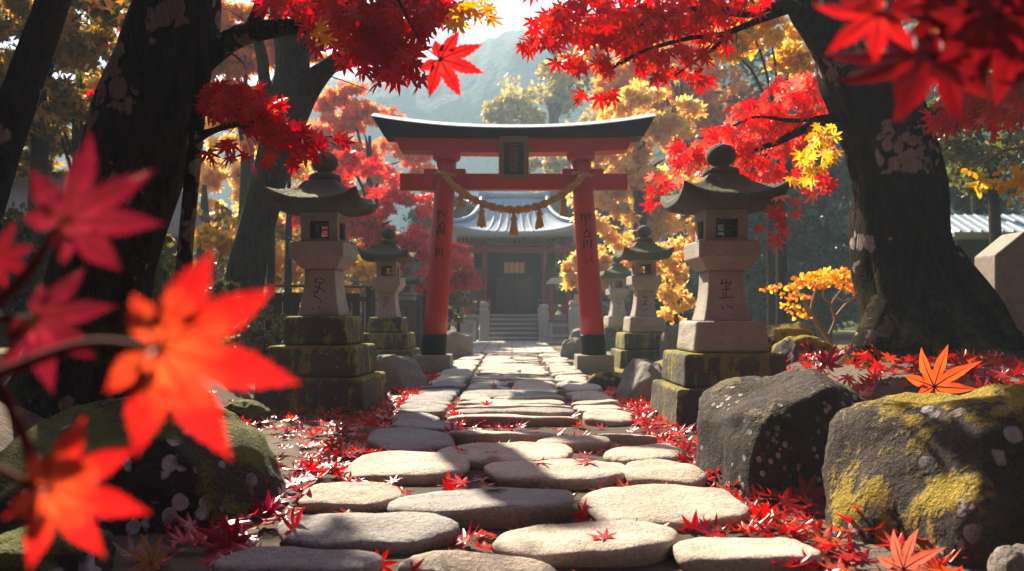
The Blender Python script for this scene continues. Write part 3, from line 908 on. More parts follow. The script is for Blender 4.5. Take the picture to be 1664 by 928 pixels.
for rw in FRONT:
    for (a, b, yt, yb, mt, where) in rw:
        top = rnd.uniform(.080, .098)
        yf_, yn = F * (1 - top) / (yt - HY), F / (yb - HY)
        dm = (yf_ + yn) / 2
        paving((a - CX) * dm / F, (b - CX) * dm / F, yn, yf_, mt, top, sd, f"{TONE[mt]} path stone, {ORD[row]} row from the front, {where}"); sd += 1
    row += 1
y = 7.05
cl, cr = 6.85, 6.95
while y < 19.0:
    d = .41 + .013 * (y - 7); gap = .045
    # middle stones of this row
    k = rnd.choice([1, 1, 2, 2]); xa, xb = -.60 + rnd.uniform(-.03, .03), .60 + rnd.uniform(-.03, .03)
    cuts = [xa] + ([xa + (xb - xa) * rnd.uniform(.32, .68)] if k == 2 else []) + [xb]
    for i in range(k):
        mt = rnd.choice(['paving', 'paving', 'paving_grey']) if y < 11 else 'paving'
        wh = 'middle' if k == 1 else ('left of middle', 'right of middle')[i]
        paving(cuts[i] + gap / 2, cuts[i + 1] - gap / 2, y, y + d - gap * .9, mt, rnd.uniform(.070, .088), sd, f"{TONE[mt]} path stone, {ORD[row]} row from the front, {wh}", 30); sd += 1
    for sx, wh in ((-1, 'left edge'), (1, 'right edge')):
        oy = rnd.uniform(-.05, .05); mt = 'paving_grey' if (sx < 0 and y < 11) else rnd.choice(['paving', 'paving', 'paving_moss'])  # nearer left edge stones: shade put into the grey
        w0, w1 = .64 + rnd.uniform(-.02, .02), 1.13 + rnd.uniform(-.05, .05)
        paving(min(sx * w0, sx * w1), max(sx * w0, sx * w1), y + oy * .3, y + d - gap + oy * .3, mt, rnd.uniform(.070, .090), sd, f"{TONE[mt]} path stone, {ORD[row]} row from the front, {wh}", 30); sd += 1
    y += d; row += 1


# ------------------------------------------------------------------ big trees close by
def tree_part_twigs(name, parent, mat, items):
    mb = MB()
    for (lst, n, ln, r, seed) in items:
        pts, rad = pxpath(lst)
        limb(mb, pts, rad, n=44, sides=12, rough=.05, seed=seed, lumps=.06)
        if n: twigs(mb, pts, n, ln, r, seed)
    return mb.build(name, mat, parent, smooth=True)


# left leaning trunk
t1 = thing('maple_tree', 'thick black leaning maple trunk at left with pale bark blotches', 'tree')
mb = MB(); p, r = pxpath([(95, 760, 6, 175), (128, 660, 6, 118), (152, 560, 6, 90), (172, 450, 6, 78), (203, 330, 6, 76), (240, 190, 6, 78), (270, 80, 6, 70), (288, -20, 6, 64), (262, -200, 6.2, 54), (150, -440, 6.6, 36)])
limb(mb, p, r, n=110, sides=44, rough=.075, seed=1, lumps=.06); mb.build('trunk', M['bark_dark'], t1, smooth=True)
tree_part_twigs('branch', t1, M['bark_dark'], [
    ([(290, 130, 6, 26), (345, 88, 5.9, 19), (392, 58, 5.8, 17), (450, 46, 5.7, 14), (510, 38, 5.6, 11), (560, 8, 5.5, 8), (610, -50, 5.4, 6)], 6, .5, .008, 2),
    ([(400, 58, 5.8, 12), (420, 22, 5.8, 11), (436, -30, 5.8, 10), (450, -110, 5.8, 8)], 0, 0, 0, 3),
    ([(505, 38, 5.6, 8), (560, 24, 5.5, 5), (612, 12, 5.4, 3.5), (655, 14, 5.3, 2)], 7, .45, .006, 4)])
V, T = spray([(560, 50, 80, 50, 5.4, .35, 80), (640, 40, 70, 45, 5.2, .35, 85), (620, 95, 60, 32, 5.2, .3, 42), (500, 10, 90, 26, 5.6, .4, 48), (660, 10, 70, 25, 5.2, .35, 42),
              (705, 40, 38, 32, 5.0, .25, 15), (655, 115, 32, 38, 5.0, .2, 12), (540, -60, 200, 60, 5.6, .8, 130), (530, 60, 30, 30, 5.4, .3, 10), (612, 135, 34, 20, 5.1, .2, 6), (735, 12, 24, 14, 5.0, .2, 5)], .112, droop=.9)
tri_object('foliage', V, T, M['leaf_dred'], t1)
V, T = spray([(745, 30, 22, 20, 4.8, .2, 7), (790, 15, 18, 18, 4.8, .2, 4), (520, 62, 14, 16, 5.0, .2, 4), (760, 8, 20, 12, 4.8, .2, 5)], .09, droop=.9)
tri_object('lit_tint_foliage', V, T, M['leaf_orange'], t1)  # sun on these few leaves is put into their orange colour
V, T = crown([((-4.2, 1.0, 6.4), (2.2, 3.6, 1.0)), ((-5.5, 5.5, 7.2), (1.8, 2.6, 1.0))], .15, 44, 80, LEAF_LO, clump_r=.3)
tri_object('sky_block_foliage', V, T, M['leaf_dred'], t1)  # unseen canopy over the viewer, added to block sky light

# slender dark stem with the red spray
t2 = thing('maple_sapling', 'slender straight dark stem at left carrying a drooping red leaf spray', 'tree')
mb = MB(); p, r = pxpath([(286, 640, 5.6, 15), (296, 470, 5.6, 12.5), (308, 330, 5.6, 12), (321, 190, 5.6, 12), (332, 40, 5.6, 11), (340, -90, 5.6, 9), (352, -320, 5.6, 5)])
limb(mb, p, r, n=60, sides=16, rough=.02, seed=5, lumps=.02)
for py in (200, 218, 232):
    cpt = P(321 - (py - 190) * .09, py, 5.6); mb.lathe([(.045, -.008 + cpt.z), (.062, cpt.z), (.045, .008 + cpt.z)], 14, cpt.x, cpt.y)
mb.build('trunk', M['bark_dark'], t2, smooth=True)
tree_part_twigs('branch', t2, M['twig'], [
    ([(318, 218, 5.6, 4), (350, 210, 5.4, 3.5), (375, 200, 5.3, 3), (410, 215, 5.2, 2.5)], 5, .25, .004, 6),
    ([(308, 238, 5.6, 4), (345, 215, 5.4, 4), (380, 205, 5.2, 3), (400, 205, 5.1, 2), (470, 225, 5.0, 1.6), (540, 222, 4.9, 1.2)], 9, .3, .004, 7),
    ([(330, 165, 5.6, 3), (350, 175, 5.5, 3), (400, 195, 5.3, 3), (450, 215, 5.1, 2.5), (520, 225, 5.0, 1.6)], 8, .25, .004, 8)])
V, T = spray([(375, 165, 45, 28, 5.3, .25, 46), (420, 185, 45, 28, 5.2, .25, 46), (455, 210, 40, 28, 5.1, .2, 34), (490, 230, 38, 25, 5.0, .2, 24), (345, 165, 20, 25, 5.4, .2, 22), (535, 225, 28, 14, 4.9, .15, 8), (488, 262, 18, 12, 5.0, .15, 4)], .092, droop=.6)
tri_object('foliage', V, T, M['leaf_dred'], t2)
V, T = spray([(345, 255, 14, 10, 5.0, .1, 2), (390, 262, 18, 14, 5.0, .15, 4), (438, 258, 16, 10, 4.9, .1, 2), (372, 240, 20, 12, 5.0, .15, 4), (380, 160, 60, 28, 5.0, .2, 14)], .09, droop=1.2)
tri_object('hanging_leaves', V, T, M['leaf_red'], t2)

# second, farther trunk with a fork
t3 = thing('maple_tree', 'brown leaning forked trunk standing behind the large left lantern', 'tree')
mb = MB(); p, r = pxpath([(376, 600, 12, 38), (390, 500, 12, 32), (410, 400, 12, 28), (438, 290, 12, 28), (463, 190, 12, 31), (476, 100, 12, 27), (468, 0, 12, 30), (430, -160, 12, 22)])
limb(mb, p, r, n=80, sides=30, rough=.07, seed=9, lumps=.05); mb.build('trunk', M['bark_grey'], t3, smooth=True)
tree_part_twigs('branch', t3, M['bark_grey'], [
    ([(462, 215, 12, 26), (495, 150, 11.9, 22), (530, 112, 11.8, 15), (570, 82, 11.7, 11), (610, 40, 11.6, 8), (660, -30, 11.5, 5)], 5, .9, .014, 10),
    ([(530, 112, 11.8, 9), (565, 106, 11.7, 6), (600, 92, 11.6, 5), (630, 66, 11.5, 3)], 3, .7, .012, 11),
    ([(440, 170, 12, 14), (430, 130, 12, 10), (425, 90, 12.1, 9), (410, 30, 12.2, 7)], 3, .9, .014, 12)])
V, T = crown([(P(60, -250, 15), (2.0, 2.2, 1.2))], .11, 34, 70, LEAF_LO, clump_r=.3)
tri_object('foliage', V, T, M['leaf_peach'], t3)

t4 = thing('maple_tree', 'dark leaning trunk in the upper left corner', 'tree')
mb = MB(); p, r = pxpath([(-75, 600, 8, 44), (-45, 420, 8, 32), (-5, 260, 8, 30), (40, 130, 8, 26), (80, 20, 8, 25), (110, -80, 8, 22), (140, -260, 8, 16)])
limb(mb, p, r, n=60, sides=26, rough=.05, seed=13); mb.build('trunk', M['bark_dark'], t4, smooth=True)
V, T = crown([(P(20, -190, 8.4), (2.2, 1.8, .9)), (P(230, -230, 8), (1.5, 1.5, .7))], .10, 30, 70, LEAF_LO, clump_r=.3)
tri_object('foliage', V, T, M['leaf_rust'], t4)

# right big tree
t5 = thing('maple_tree', 'massive dark trunk on the right bank with flared roots and white lichen patches', 'tree')
mb = MB(); p, r = pxpath([(1545, 700, 8, 260), (1528, 620, 8, 170), (1508, 545, 8, 104), (1482, 470, 8, 80), (1462, 390, 8, 70), (1460, 300, 8, 68), (1436, 200, 8, 64), (1400, 100, 8, 66), (1380, 0, 8, 60), (1372, -160, 8.1, 52), (1370, -420, 8.3, 36)])
limb(mb, p, r, n=120, sides=56, rough=.085, seed=17, lumps=.09)
mb.build('trunk', M['bark_right'], t5, smooth=True)
tree_part_twigs('root', t5, M['bark_right'], [
    ([(1480, 430, 7.97, 36), (1444, 510, 7.8, 36), (1406, 572, 7.6, 28), (1370, 614, 7.4, 18), (1335, 642, 7.3, 6)], 0, 0, 0, 18),
    ([(1520, 420, 7.97, 40), (1580, 510, 7.8, 44), (1640, 575, 7.5, 32), (1700, 600, 7.3, 20), (1770, 615, 7.1, 8)], 0, 0, 0, 19),
    ([(1500, 430, 7.9, 40), (1505, 520, 7.65, 46), (1482, 600, 7.35, 34), (1445, 652, 7.1, 12)], 0, 0, 0, 20)])
tree_part_twigs('branch', t5, M['bark_dark'], [
    ([(1372, 110, 7.9, 38), (1330, 50, 7.8, 28), (1298, 8, 7.6, 20), (1290, -60, 7.5, 14), (1270, -150, 7.4, 8)], 0, 0, 0, 21),
    ([(1305, 15, 7.6, 12), (1262, 8, 7.3, 8), (1215, 22, 7.1, 6.5), (1150, 14, 6.8, 5), (1085, 22, 6.6, 3.6), (1020, 50, 6.4, 2)], 9, .5, .006, 22),
    ([(1290, 12, 7.5, 8), (1235, 32, 7.2, 6), (1175, 55, 6.9, 4.5), (1120, 62, 6.7, 3.6), (1050, 82, 6.5, 3), (985, 115, 6.3, 1.6)], 9, .45, .006, 23),
    ([(1195, 46, 7.0, 3.5), (1160, 78, 6.8, 2.6), (1120, 105, 6.6, 2), (1095, 125, 6.5, 1.2)], 4, .3, .004, 24),
    ([(1372, 185, 8.1, 9), (1318, 205, 8.2, 7), (1260, 232, 8.4, 5), (1210, 248, 8.5, 3.5), (1150, 265, 8.6, 1.8)], 9, .5, .006, 25),
    ([(1345, 190, 8.1, 5), (1290, 196, 8.3, 3.5), (1230, 190, 8.4, 2), (1190, 205, 8.5, 1.4)], 5, .4, .005, 26),
    ([(1500, 190, 7.6, 14), (1580, 175, 7.0, 7), (1640, 140, 6.6, 5), (1720, 110, 6.4, 4)], 8, .5, .006, 27)])
V, T = spray([(960, 30, 75, 38, 6.4, .35, 90), (1040, 45, 75, 42, 6.5, .35, 100), (1100, 20, 75, 30, 6.7, .35, 90), (1180, 8, 70, 20, 7.0, .35, 65), (895, 45, 45, 28, 6.2, .25, 24), (872, 75, 30, 10, 6.1, .15, 7),
              (950, 105, 60, 28, 6.2, .25, 17), (1080, 100, 70, 25, 6.5, .3, 26), (1160, 62, 45, 20, 6.8, .25, 15), (1020, -50, 200, 50, 6.6, .6, 150), (965, 150, 36, 14, 6.1, .15, 5), (1130, 128, 50, 12, 6.5, .2, 7)], .118, droop=.9)
tri_object('foliage', V, T, M['leaf_red'], t5)
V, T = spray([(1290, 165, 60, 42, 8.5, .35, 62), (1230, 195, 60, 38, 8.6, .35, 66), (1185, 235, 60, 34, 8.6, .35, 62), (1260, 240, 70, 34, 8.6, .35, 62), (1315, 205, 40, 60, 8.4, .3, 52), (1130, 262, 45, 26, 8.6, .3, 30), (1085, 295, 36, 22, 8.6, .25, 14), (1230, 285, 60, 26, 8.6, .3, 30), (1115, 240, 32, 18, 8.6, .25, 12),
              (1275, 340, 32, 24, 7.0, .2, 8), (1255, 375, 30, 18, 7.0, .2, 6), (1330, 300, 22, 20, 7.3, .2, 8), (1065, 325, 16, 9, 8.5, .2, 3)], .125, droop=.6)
tri_object('lit_tint_foliage', V, T, M['leaf_pink'], t5)  # sunlit part of the crown: brightness put into the leaf colour
V, T = spray([(1325, 255, 34, 20, 7.1, .3, 20), (1335, 225, 26, 22, 7.2, .3, 20), (1305, 285, 30, 14, 7.0, .2, 9)], .095, droop=.8)
tri_object('yellow_foliage', V, T, M['leaf_yellow'], t5)
V, T = spray([(1610, 160, 75, 35, 6.7, .4, 75), (1645, 130, 50, 35, 6.6, .4, 60), (1560, 190, 50, 22, 6.8, .3, 26), (1630, 195, 50, 22, 6.4, .3, 18), (1740, 120, 80, 60, 6.4, .5, 90)], .12, droop=.7)
tri_object('side_foliage', V, T, M['leaf_red'], t5)
V, T = crown([((3.8, 1.5, 6.2), (2.6, 3.6, 1.0)), ((1.2, -2.6, 6.0), (2.6, 2.2, .9)), ((6.2, 5.0, 6.8), (2.0, 3.0, 1.0))], .16, 52, 80, LEAF_LO, clump_r=.3)
tri_object('sky_block_foliage', V, T, M['leaf_red'], t5)  # added crown out of view, cuts sky light from above and behind

# orange shrub by the right trunk
sh = thing('orange_shrub', 'small orange and yellow leaved shrub between right lantern and massive trunk', 'shrub')
mb = MB()
for lst in ([(1352, 600, 8.9, 6), (1350, 560, 8.9, 5), (1335, 535, 8.9, 4), (1315, 505, 8.9, 2.6), (1295, 470, 8.9, 1.5)],
            [(1345, 550, 8.9, 3), (1357, 520, 8.9, 2.4), (1352, 495, 8.9, 2), (1368, 470, 8.9, 1.2)],
            [(1356, 518, 8.9, 3), (1375, 495, 8.9, 2.6), (1398, 478, 8.9, 2)], [(1318, 508, 8.9, 3), (1322, 485, 8.9, 2.4), (1330, 460, 8.9, 1.5)],
            [(1354, 500, 8.9, 2.4), (1338, 480, 8.9, 2), (1345, 455, 8.9, 1.5)]):
    p, r = pxpath(lst); limb(mb, p, r, n=16, sides=8, rough=.03, seed=30)
mb.build('stem', M['twig_pale'], sh, smooth=True)
V, T = spray([(1325, 455, 42, 12, 8.8, .3, 190), (1375, 452, 40, 14, 8.9, .3, 230), (1268, 468, 32, 6, 8.7, .15, 46), (1290, 482, 28, 6, 8.7, .15, 42), (1285, 500, 20, 6, 8.7, .12, 20), (1300, 515, 16, 5, 8.8, .1, 14), (1395, 468, 30, 10, 8.9, .2, 70), (1350, 445, 30, 8, 8.9, .3, 70)], .062, droop=.2, face=.6, bases=[OVAL])
tri_object('foliage', V, T, M['leaf_orange'], sh)

# yellow twig at the right edge
yb = thing('yellow_branch', 'drooping pale twig of yellow leaves at the right edge beside the trunk', 'branch')
mb = MB()
for lst in ([(1760, 225, 6.5, 4), (1665, 240, 6.5, 2.6), (1630, 245, 6.5, 2.2), (1600, 262, 6.5, 1.8), (1582, 262, 6.5, 1)], [(1660, 240, 6.5, 2), (1645, 262, 6.5, 1.5), (1632, 285, 6.5, 1)], [(1690, 236, 6.5, 2), (1670, 262, 6.5, 1.5), (1655, 285, 6.5, 1)]):
    p, r = pxpath(lst); limb(mb, p, r, n=14, sides=6, rough=.02, seed=31)
mb.build('stem', M['twig_pale'], yb, smooth=True)
V, T = spray([(1625, 290, 40, 16, 6.5, .2, 44), (1600, 302, 20, 10, 6.5, .15, 14), (1655, 300, 22, 25, 6.5, .2, 26), (1580, 275, 10, 8, 6.5, .1, 3)], .075, droop=.8, face=.9, bases=[OVAL])
tri_object('foliage', V, T, M['leaf_yellow'], yb)


# ------------------------------------------------------------------ background trees
def bg_tree(label, px, d, trunk_top, width_px, clusters, mat, size, clumps=24, per=60, base=SIMPLE, name='tree', flat=.45, clump_r=.36, lean=0, bark='bark_grey', shell=.35, gz=None, group=None):
    """clusters: (px, py, rx px, ry px) at distance d"""
    x = (px - CX) * d / F; gz_ = ground_z(x, d) if gz is None else gz
    t = thing(name, label, 'tree' if 'tree' in name else 'shrub', (x, d, gz_), group=group)
    mb = MB(); k = d / F; zt = 1 + (512 - trunk_top) * k - gz_
    limb(mb, [Vector((0, 0, -.3)), Vector((lean * .3, 0, zt * .35)), Vector((lean * .7, .1, zt * .7)), Vector((lean, .1, zt))], [width_px * k * q for q in (1.25, 1, .8, .3)], n=30, sides=14, rough=.05, seed=int(px))
    cl = []
    for (a, b, rx, ry) in clusters:
        c = P(a, b, d) - Vector((x, d, gz_)); c.y += rnd.uniform(-.5, .5) * rx * k * .5
        cl.append((tuple(c), (rx * k, max(rx, ry) * k * .5, ry * k)))
        zs = min(max(c.z - ry * k * .3, zt * .3), zt * .95) * .8
        limb(mb, [Vector((lean * zs / zt, .05, zs)), Vector((c.x * .5 + lean * .5, c.y * .5, (zs + c.z) / 2 + .1 * zs)), Vector(c)], [width_px * k * .4, width_px * k * .25, width_px * k * .08], n=12, sides=7, rough=.03, seed=int(a))
    mb.build('trunk', M[bark], t, smooth=True)
    V, T = crown(cl, size, clumps, per, base, flat=flat, clump_r=clump_r, shell=shell)
    tri_object('crown', V, T, M[mat], t)
    return t


# left side, dark and loose, light through the gaps
bg_tree('dark olive tree behind the upper left corner trunk', 60, 15, 60, 16, [(40, 60, 120, 70), (150, 30, 110, 60), (30, 170, 100, 50)], 'leaf_olive', .17, 24, 60, LEAF_LO)
bg_tree('olive green tree with golden patches left of the thick leaning trunk', 130, 19, 150, 13, [(130, 190, 110, 55), (40, 260, 110, 50), (190, 110, 90, 55)], 'leaf_olive', .2, 24, 60, LEAF_LO)
bg_tree('golden yellow tree glimpsed left of the thick leaning trunk', 120, 17, 200, 8, [(120, 150, 70, 22), (190, 130, 40, 22), (60, 165, 40, 18)], 'leaf_yellow', .13, 10, 36, LEAF_LO, clump_r=.4)
bg_tree('small red maple glimpsed between the two left trunks', 130, 16, 200, 7, [(130, 55, 60, 22), (160, 175, 50, 16), (75, 180, 45, 12)], 'leaf_red', .13, 9, 34, LEAF_LO, clump_r=.4)
bg_tree('rust orange tree behind the black branch at top left', 400, 21, 150, 14, [(400, 60, 90, 60), (500, 40, 90, 60), (370, 140, 60, 50), (330, 40, 60, 60)], 'leaf_rust', .22, 22, 46, LEAF_LO)
bg_tree('hazy golden green tree behind the slender left stem', 400, 27, 250, 12, [(360, 240, 80, 60), (440, 300, 70, 55), (340, 330, 80, 50)], 'leaf_gold', .26, 22, 40, LEAF_LO)
bg_tree('dull green tree filling the gap between slender stem and forked trunk', 330, 24, 300, 12, [(330, 400, 120, 60), (200, 380, 110, 70), (60, 380, 130, 70)], 'leaf_olive', .22, 30, 60)
bg_tree('dark green tree low at the left edge', -20, 13, 350, 14, [(0, 400, 130, 80), (90, 470, 110, 60)], 'leaf_green', .14, 34, 70)
# centre left, pink-red and orange
bg_tree('big pink red maple behind the large left lantern', 600, 26, 330, 9, [(560, 390, 70, 60), (640, 360, 75, 55), (590, 300, 75, 50), (690, 420, 70, 40), (520, 330, 50, 50)], 'leaf_pink', .20, 24, 42, LEAF_LO)
bg_tree('orange maple rising behind the pink red one', 600, 33, 220, 8, [(590, 215, 90, 55), (650, 260, 60, 50), (530, 250, 60, 60), (560, 170, 50, 35)], 'leaf_peach', .27, 24, 42, LEAF_LO)
bg_tree('low red maple spray left of the hall steps', 690, 26.5, 440, 4, [(740, 415, 45, 18), (700, 455, 55, 25), (755, 455, 40, 14), (660, 440, 45, 35)], 'leaf_pink', .16, 18, 44, LEAF_LO)
bg_tree('yellow bush beside the left lantern shaft', 590, 22, 470, 3, [(580, 455, 45, 24), (610, 440, 30, 18)], 'leaf_yellow', .16, 18, 40, OVAL, name='shrub')
bg_tree('yellow bush by the foot of the slender left stem', 345, 15, 420, 3, [(340, 388, 32, 20), (370, 400, 22, 12)], 'leaf_yellow', .12, 14, 34, OVAL, name='shrub')
bg_tree('pale yellow bushes behind the wooden fence', 470, 24, 440, 3, [(460, 425, 45, 30), (510, 440, 40, 30), (420, 435, 30, 26)], 'leaf_gold', .2, 20, 44, OVAL, name='shrub')
bg_tree('leafy green bush between thick trunk and slender stem', 258, 9, 430, 3, [(258, 430, 34, 55), (250, 480, 40, 40)], 'leaf_shrub', .05, 40, 80, OVAL, name='shrub')
bg_tree('low green bush under the forked trunk', 345, 10, 480, 3, [(345, 480, 50, 22), (300, 500, 40, 30)], 'leaf_green', .06, 34, 80, OVAL, name='shrub')
bg_tree('dark shrub with yellow tips beside the large left lantern', 430, 10.5, 520, 3, [(430, 535, 45, 38), (400, 560, 40, 30)], 'leaf_shrub', .06, 26, 40, OVAL, name='shrub')
for i, (px, d, w) in enumerate(((440, 20, 6), (468, 23, 6))):
    bg_tree(('thin dark trunk nearest the forked trunk', 'thin dark trunk beside the lantern roof')[i] + ' among yellow bushes', px, d, 250, w, [(px, 230, 40, 30)], 'leaf_peach', .18, 12, 40, LEAF_LO, bark='bark_dark')
# right, golden
bg_tree('large golden tree right of the gate', 1040, 27, 220, 12, [(1010, 330, 75, 55), (1080, 260, 80, 70), (1020, 420, 70, 40), (1110, 360, 70, 60), (1060, 180, 75, 55), (960, 440, 45, 28), (1000, 270, 50, 50)], 'leaf_gold', .24, 26, 40, LEAF_LO)
bg_tree('tall orange gold tree behind the golden one', 1110, 34, 120, 12, [(1080, 110, 90, 70), (1150, 60, 90, 70), (1020, 190, 60, 55), (1190, 160, 60, 60), (1010, 90, 55, 60), (1120, 200, 70, 60)], 'leaf_orange', .30, 24, 40, LEAF_LO)
bg_tree('yellow tree behind the upper right branch', 1270, 15, 120, 8, [(1250, 60, 60, 42), (1290, 100, 40, 24), (1210, 30, 50, 30), (1180, 80, 30, 18)], 'leaf_yellow', .14, 18, 40, OVAL, clump_r=.4)
bg_tree('golden bush left of the right lantern', 1100, 19, 480, 4, [(1100, 480, 40, 45), (1075, 440, 40, 40)], 'leaf_gold', .15, 18, 46, OVAL, name='shrub')
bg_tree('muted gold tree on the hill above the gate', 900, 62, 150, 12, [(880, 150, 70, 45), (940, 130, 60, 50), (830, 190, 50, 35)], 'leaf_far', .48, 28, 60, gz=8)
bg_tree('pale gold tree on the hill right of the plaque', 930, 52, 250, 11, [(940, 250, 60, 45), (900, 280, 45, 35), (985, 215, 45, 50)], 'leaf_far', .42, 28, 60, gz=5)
bg_tree('grey green tree on the upper hillside', 1000, 70, 100, 12, [(1000, 90, 80, 60), (930, 110, 50, 35)], 'leaf_conifer', .5, 28, 60, gz=14)
# right, evergreen
for (lab, px, d, cl) in (
        ('dark evergreen behind the right lantern roof', 1250, 22, [(1250, 230, 75, 90), (1260, 380, 90, 90), (1220, 480, 80, 60)]),
        ('dark evergreen between right lantern and massive trunk', 1340, 25, [(1340, 200, 70, 100), (1330, 340, 90, 80), (1340, 460, 90, 60)]),
        ('hazy blue green evergreen left of the right lantern', 1170, 32, [(1170, 280, 60, 80), (1160, 400, 80, 80), (1130, 500, 80, 40)]),
        ('dark evergreen behind the hall on the right', 960, 40, [(955, 350, 50, 50), (960, 420, 60, 60), (1000, 470, 60, 45)]),
        ('dark evergreen behind the hall on the left', 720, 41, [(720, 360, 50, 50), (715, 430, 55, 60), (690, 480, 60, 40)]),
        ('deep green evergreen at far right behind the trunk', 1580, 18, [(1560, 180, 90, 80), (1640, 250, 80, 70), (1560, 330, 70, 50)])):
    bg_tree(lab, px, d, cl[0][1], 10, cl, 'leaf_conifer', .2 * d / 25, 40, 70, flat=.35, clump_r=.3, shell=.5)
bg_tree('green tree with light leaf tips at far right', 1620, 14, 200, 10, [(1600, 260, 70, 50), (1660, 200, 60, 60), (1540, 210, 50, 50)], 'leaf_shrub', .11, 26, 50, OVAL)
bg_tree('gold leaved tree glimpsed behind the top right leaves', 1590, 16, 120, 9, [(1540, 50, 60, 40), (1610, 70, 60, 40), (1660, 30, 60, 50)], 'leaf_gold', .13, 20, 46, OVAL)
bg_tree('slim grey trunk between right lantern and orange shrub', 1253, 17, 300, 6, [(1253, 260, 45, 40)], 'leaf_conifer', .13, 18, 50, bark='bark_grey')
bg_tree('low green bush right of the small lanterns', 1120, 24, 510, 3, [(1130, 505, 60, 30), (1080, 515, 40, 25)], 'leaf_green', .16, 24, 50, OVAL, name='shrub')
bg_tree('small green bush left of the hall steps', 745, 28, 500, 3, [(742, 492, 26, 28), (715, 510, 24, 22)], 'leaf_shrub', .14, 22, 46, OVAL, name='shrub')


# far woods that close the view under the crowns
def woods(name, label, mat, pts, size, n):
    cl = []
    for k in range(n):
        x = rng.uniform(pts[0], pts[1]); yy = rng.uniform(pts[2], pts[3])
        h = rng.uniform(pts[4], pts[5]); cl.append(((x, yy, h * .55), (rng.uniform(1.4, 2.4), 1.6, h * .55)))
    V, T = crown(cl, size, 26, 50, flat=.5, clump_r=.36)
    o = tri_object(name, V, T, M[mat]); tag(o, label, 'woods', kind='stuff')


woods('woods', 'dim mass of undergrowth and trees far behind the left trunks', 'leaf_olive', (-26, -6, 27, 36, 3, 7), .3, 26)
woods('woods', 'dark mass of evergreen woods far behind the right trunk', 'leaf_conifer', (7, 28, 30, 42, 5, 14), .34, 34)
woods('woods', 'bluish wooded slope close behind the hall', 'leaf_conifer', (-9, 9, 44, 52, 4, 8), .36, 20)


woods('woods', 'unseen dark wood added behind the viewer to block sky light from the back', 'leaf_conifer', (-20, 20, -13, -5, 9, 16), .75, 44)  # unseen mass added to keep sky light off surfaces facing the camera
woods('woods', 'dark wood added left of the view to block sky light', 'leaf_olive', (-17, -9, -6, 9, 8, 14), .65, 22)  # added on this side to cut the sky fill
woods('woods', 'dark wood added right of the view to block sky light', 'leaf_conifer', (9, 18, -6, 12, 8, 14), .65, 26)  # likewise added, cuts the sky fill from the right


# ------------------------------------------------------------------ shrine hall
hy = 31.5
hall = thing('shrine_hall', 'small wooden shrine hall with curved pale roof seen through the gate', 'shrine hall', (.1, hy, 0))
mb = MB(); mb.box(-2.3, 2.3, 0, 4.4, .0, 1.02); mb.build('platform', M['step'], hall, bevel=.02)
mb = MB()
mb.box(-1.65, 1.65, .95, 3.8, 1.021, 3.9); mb.build('wall', M['wood_dark'], hall)
for x in (-2.0, -1.2, 1.2, 2.0):
    mb = MB(); mb.lathe([(.10, 1.021), (.10, 3.9)], 14, x, .45); mb.build('pillar', M['wood_red'], hall)
mb = MB(); mb.box(-2.3, 2.3, .38, .52, 3.50, 3.72); mb.box(-2.3, 2.3, .36, .54, 3.80, 3.95); mb.build('cross_beam', M['wood_red'], hall)
mb = MB(); mb.box(-.42, .42, .90, .94, 2.7, 3.15); lw = mb.build('lattice_window', M['paper'], hall)
mb = MB()
for k in range(5): mb.box(-.43 + .2125 * k - .012, -.43 + .2125 * k + .012, .87, .899, 2.68, 3.17)
mb.box(-.45, .45, .865, .898, 2.66, 2.7); mb.box(-.45, .45, .865, .898, 3.15, 3.19); mb.build('bars', M['wood_dark'], lw)
mb = MB(); mb.box(-.75, -.012, .88, .94, 1.03, 2.55); mb.box(.012, .75, .88, .94, 1.03, 2.55); mb.build('door', M['wood'], hall, bevel=.01)
for sx in (-1, 1):
    mb = MB(); mb.box(min(sx * .95, sx * 2.2), max(sx * .95, sx * 2.2), .1, .16, 1.55, 1.62); mb.box(min(sx * .95, sx * 2.2), max(sx * .95, sx * 2.2), .1, .16, 1.25, 1.30)
    for k in range(5): x = sx * (.98 + .3 * k); mb.box(x - .03, x + .03, .09, .17, 1.021, 1.66)
    mb.build('railing', M['wood_red'], hall)
    mb = MB(); mb.box(sx * 1.43 - .22, sx * 1.43 + .22, .3, .42, 1.1, 2.9); mb.build('side_panel', M['wood'], hall)


def roof_ring(hx, hy_, z, lift, n=12, p=3.0):
    pts = []; cor = [(-1, -1), (1, -1), (1, 1), (-1, 1)]
    for i in range(4):
        a, b = cor[i], cor[(i + 1) % 4]
        for k in range(n):
            u = k / n; x = a[0] + (b[0] - a[0]) * u; yv = a[1] + (b[1] - a[1]) * u
            pts.append((x * hx, 1.9 + yv * hy_, z + lift * min(abs(x), abs(yv)) ** p))
    return pts


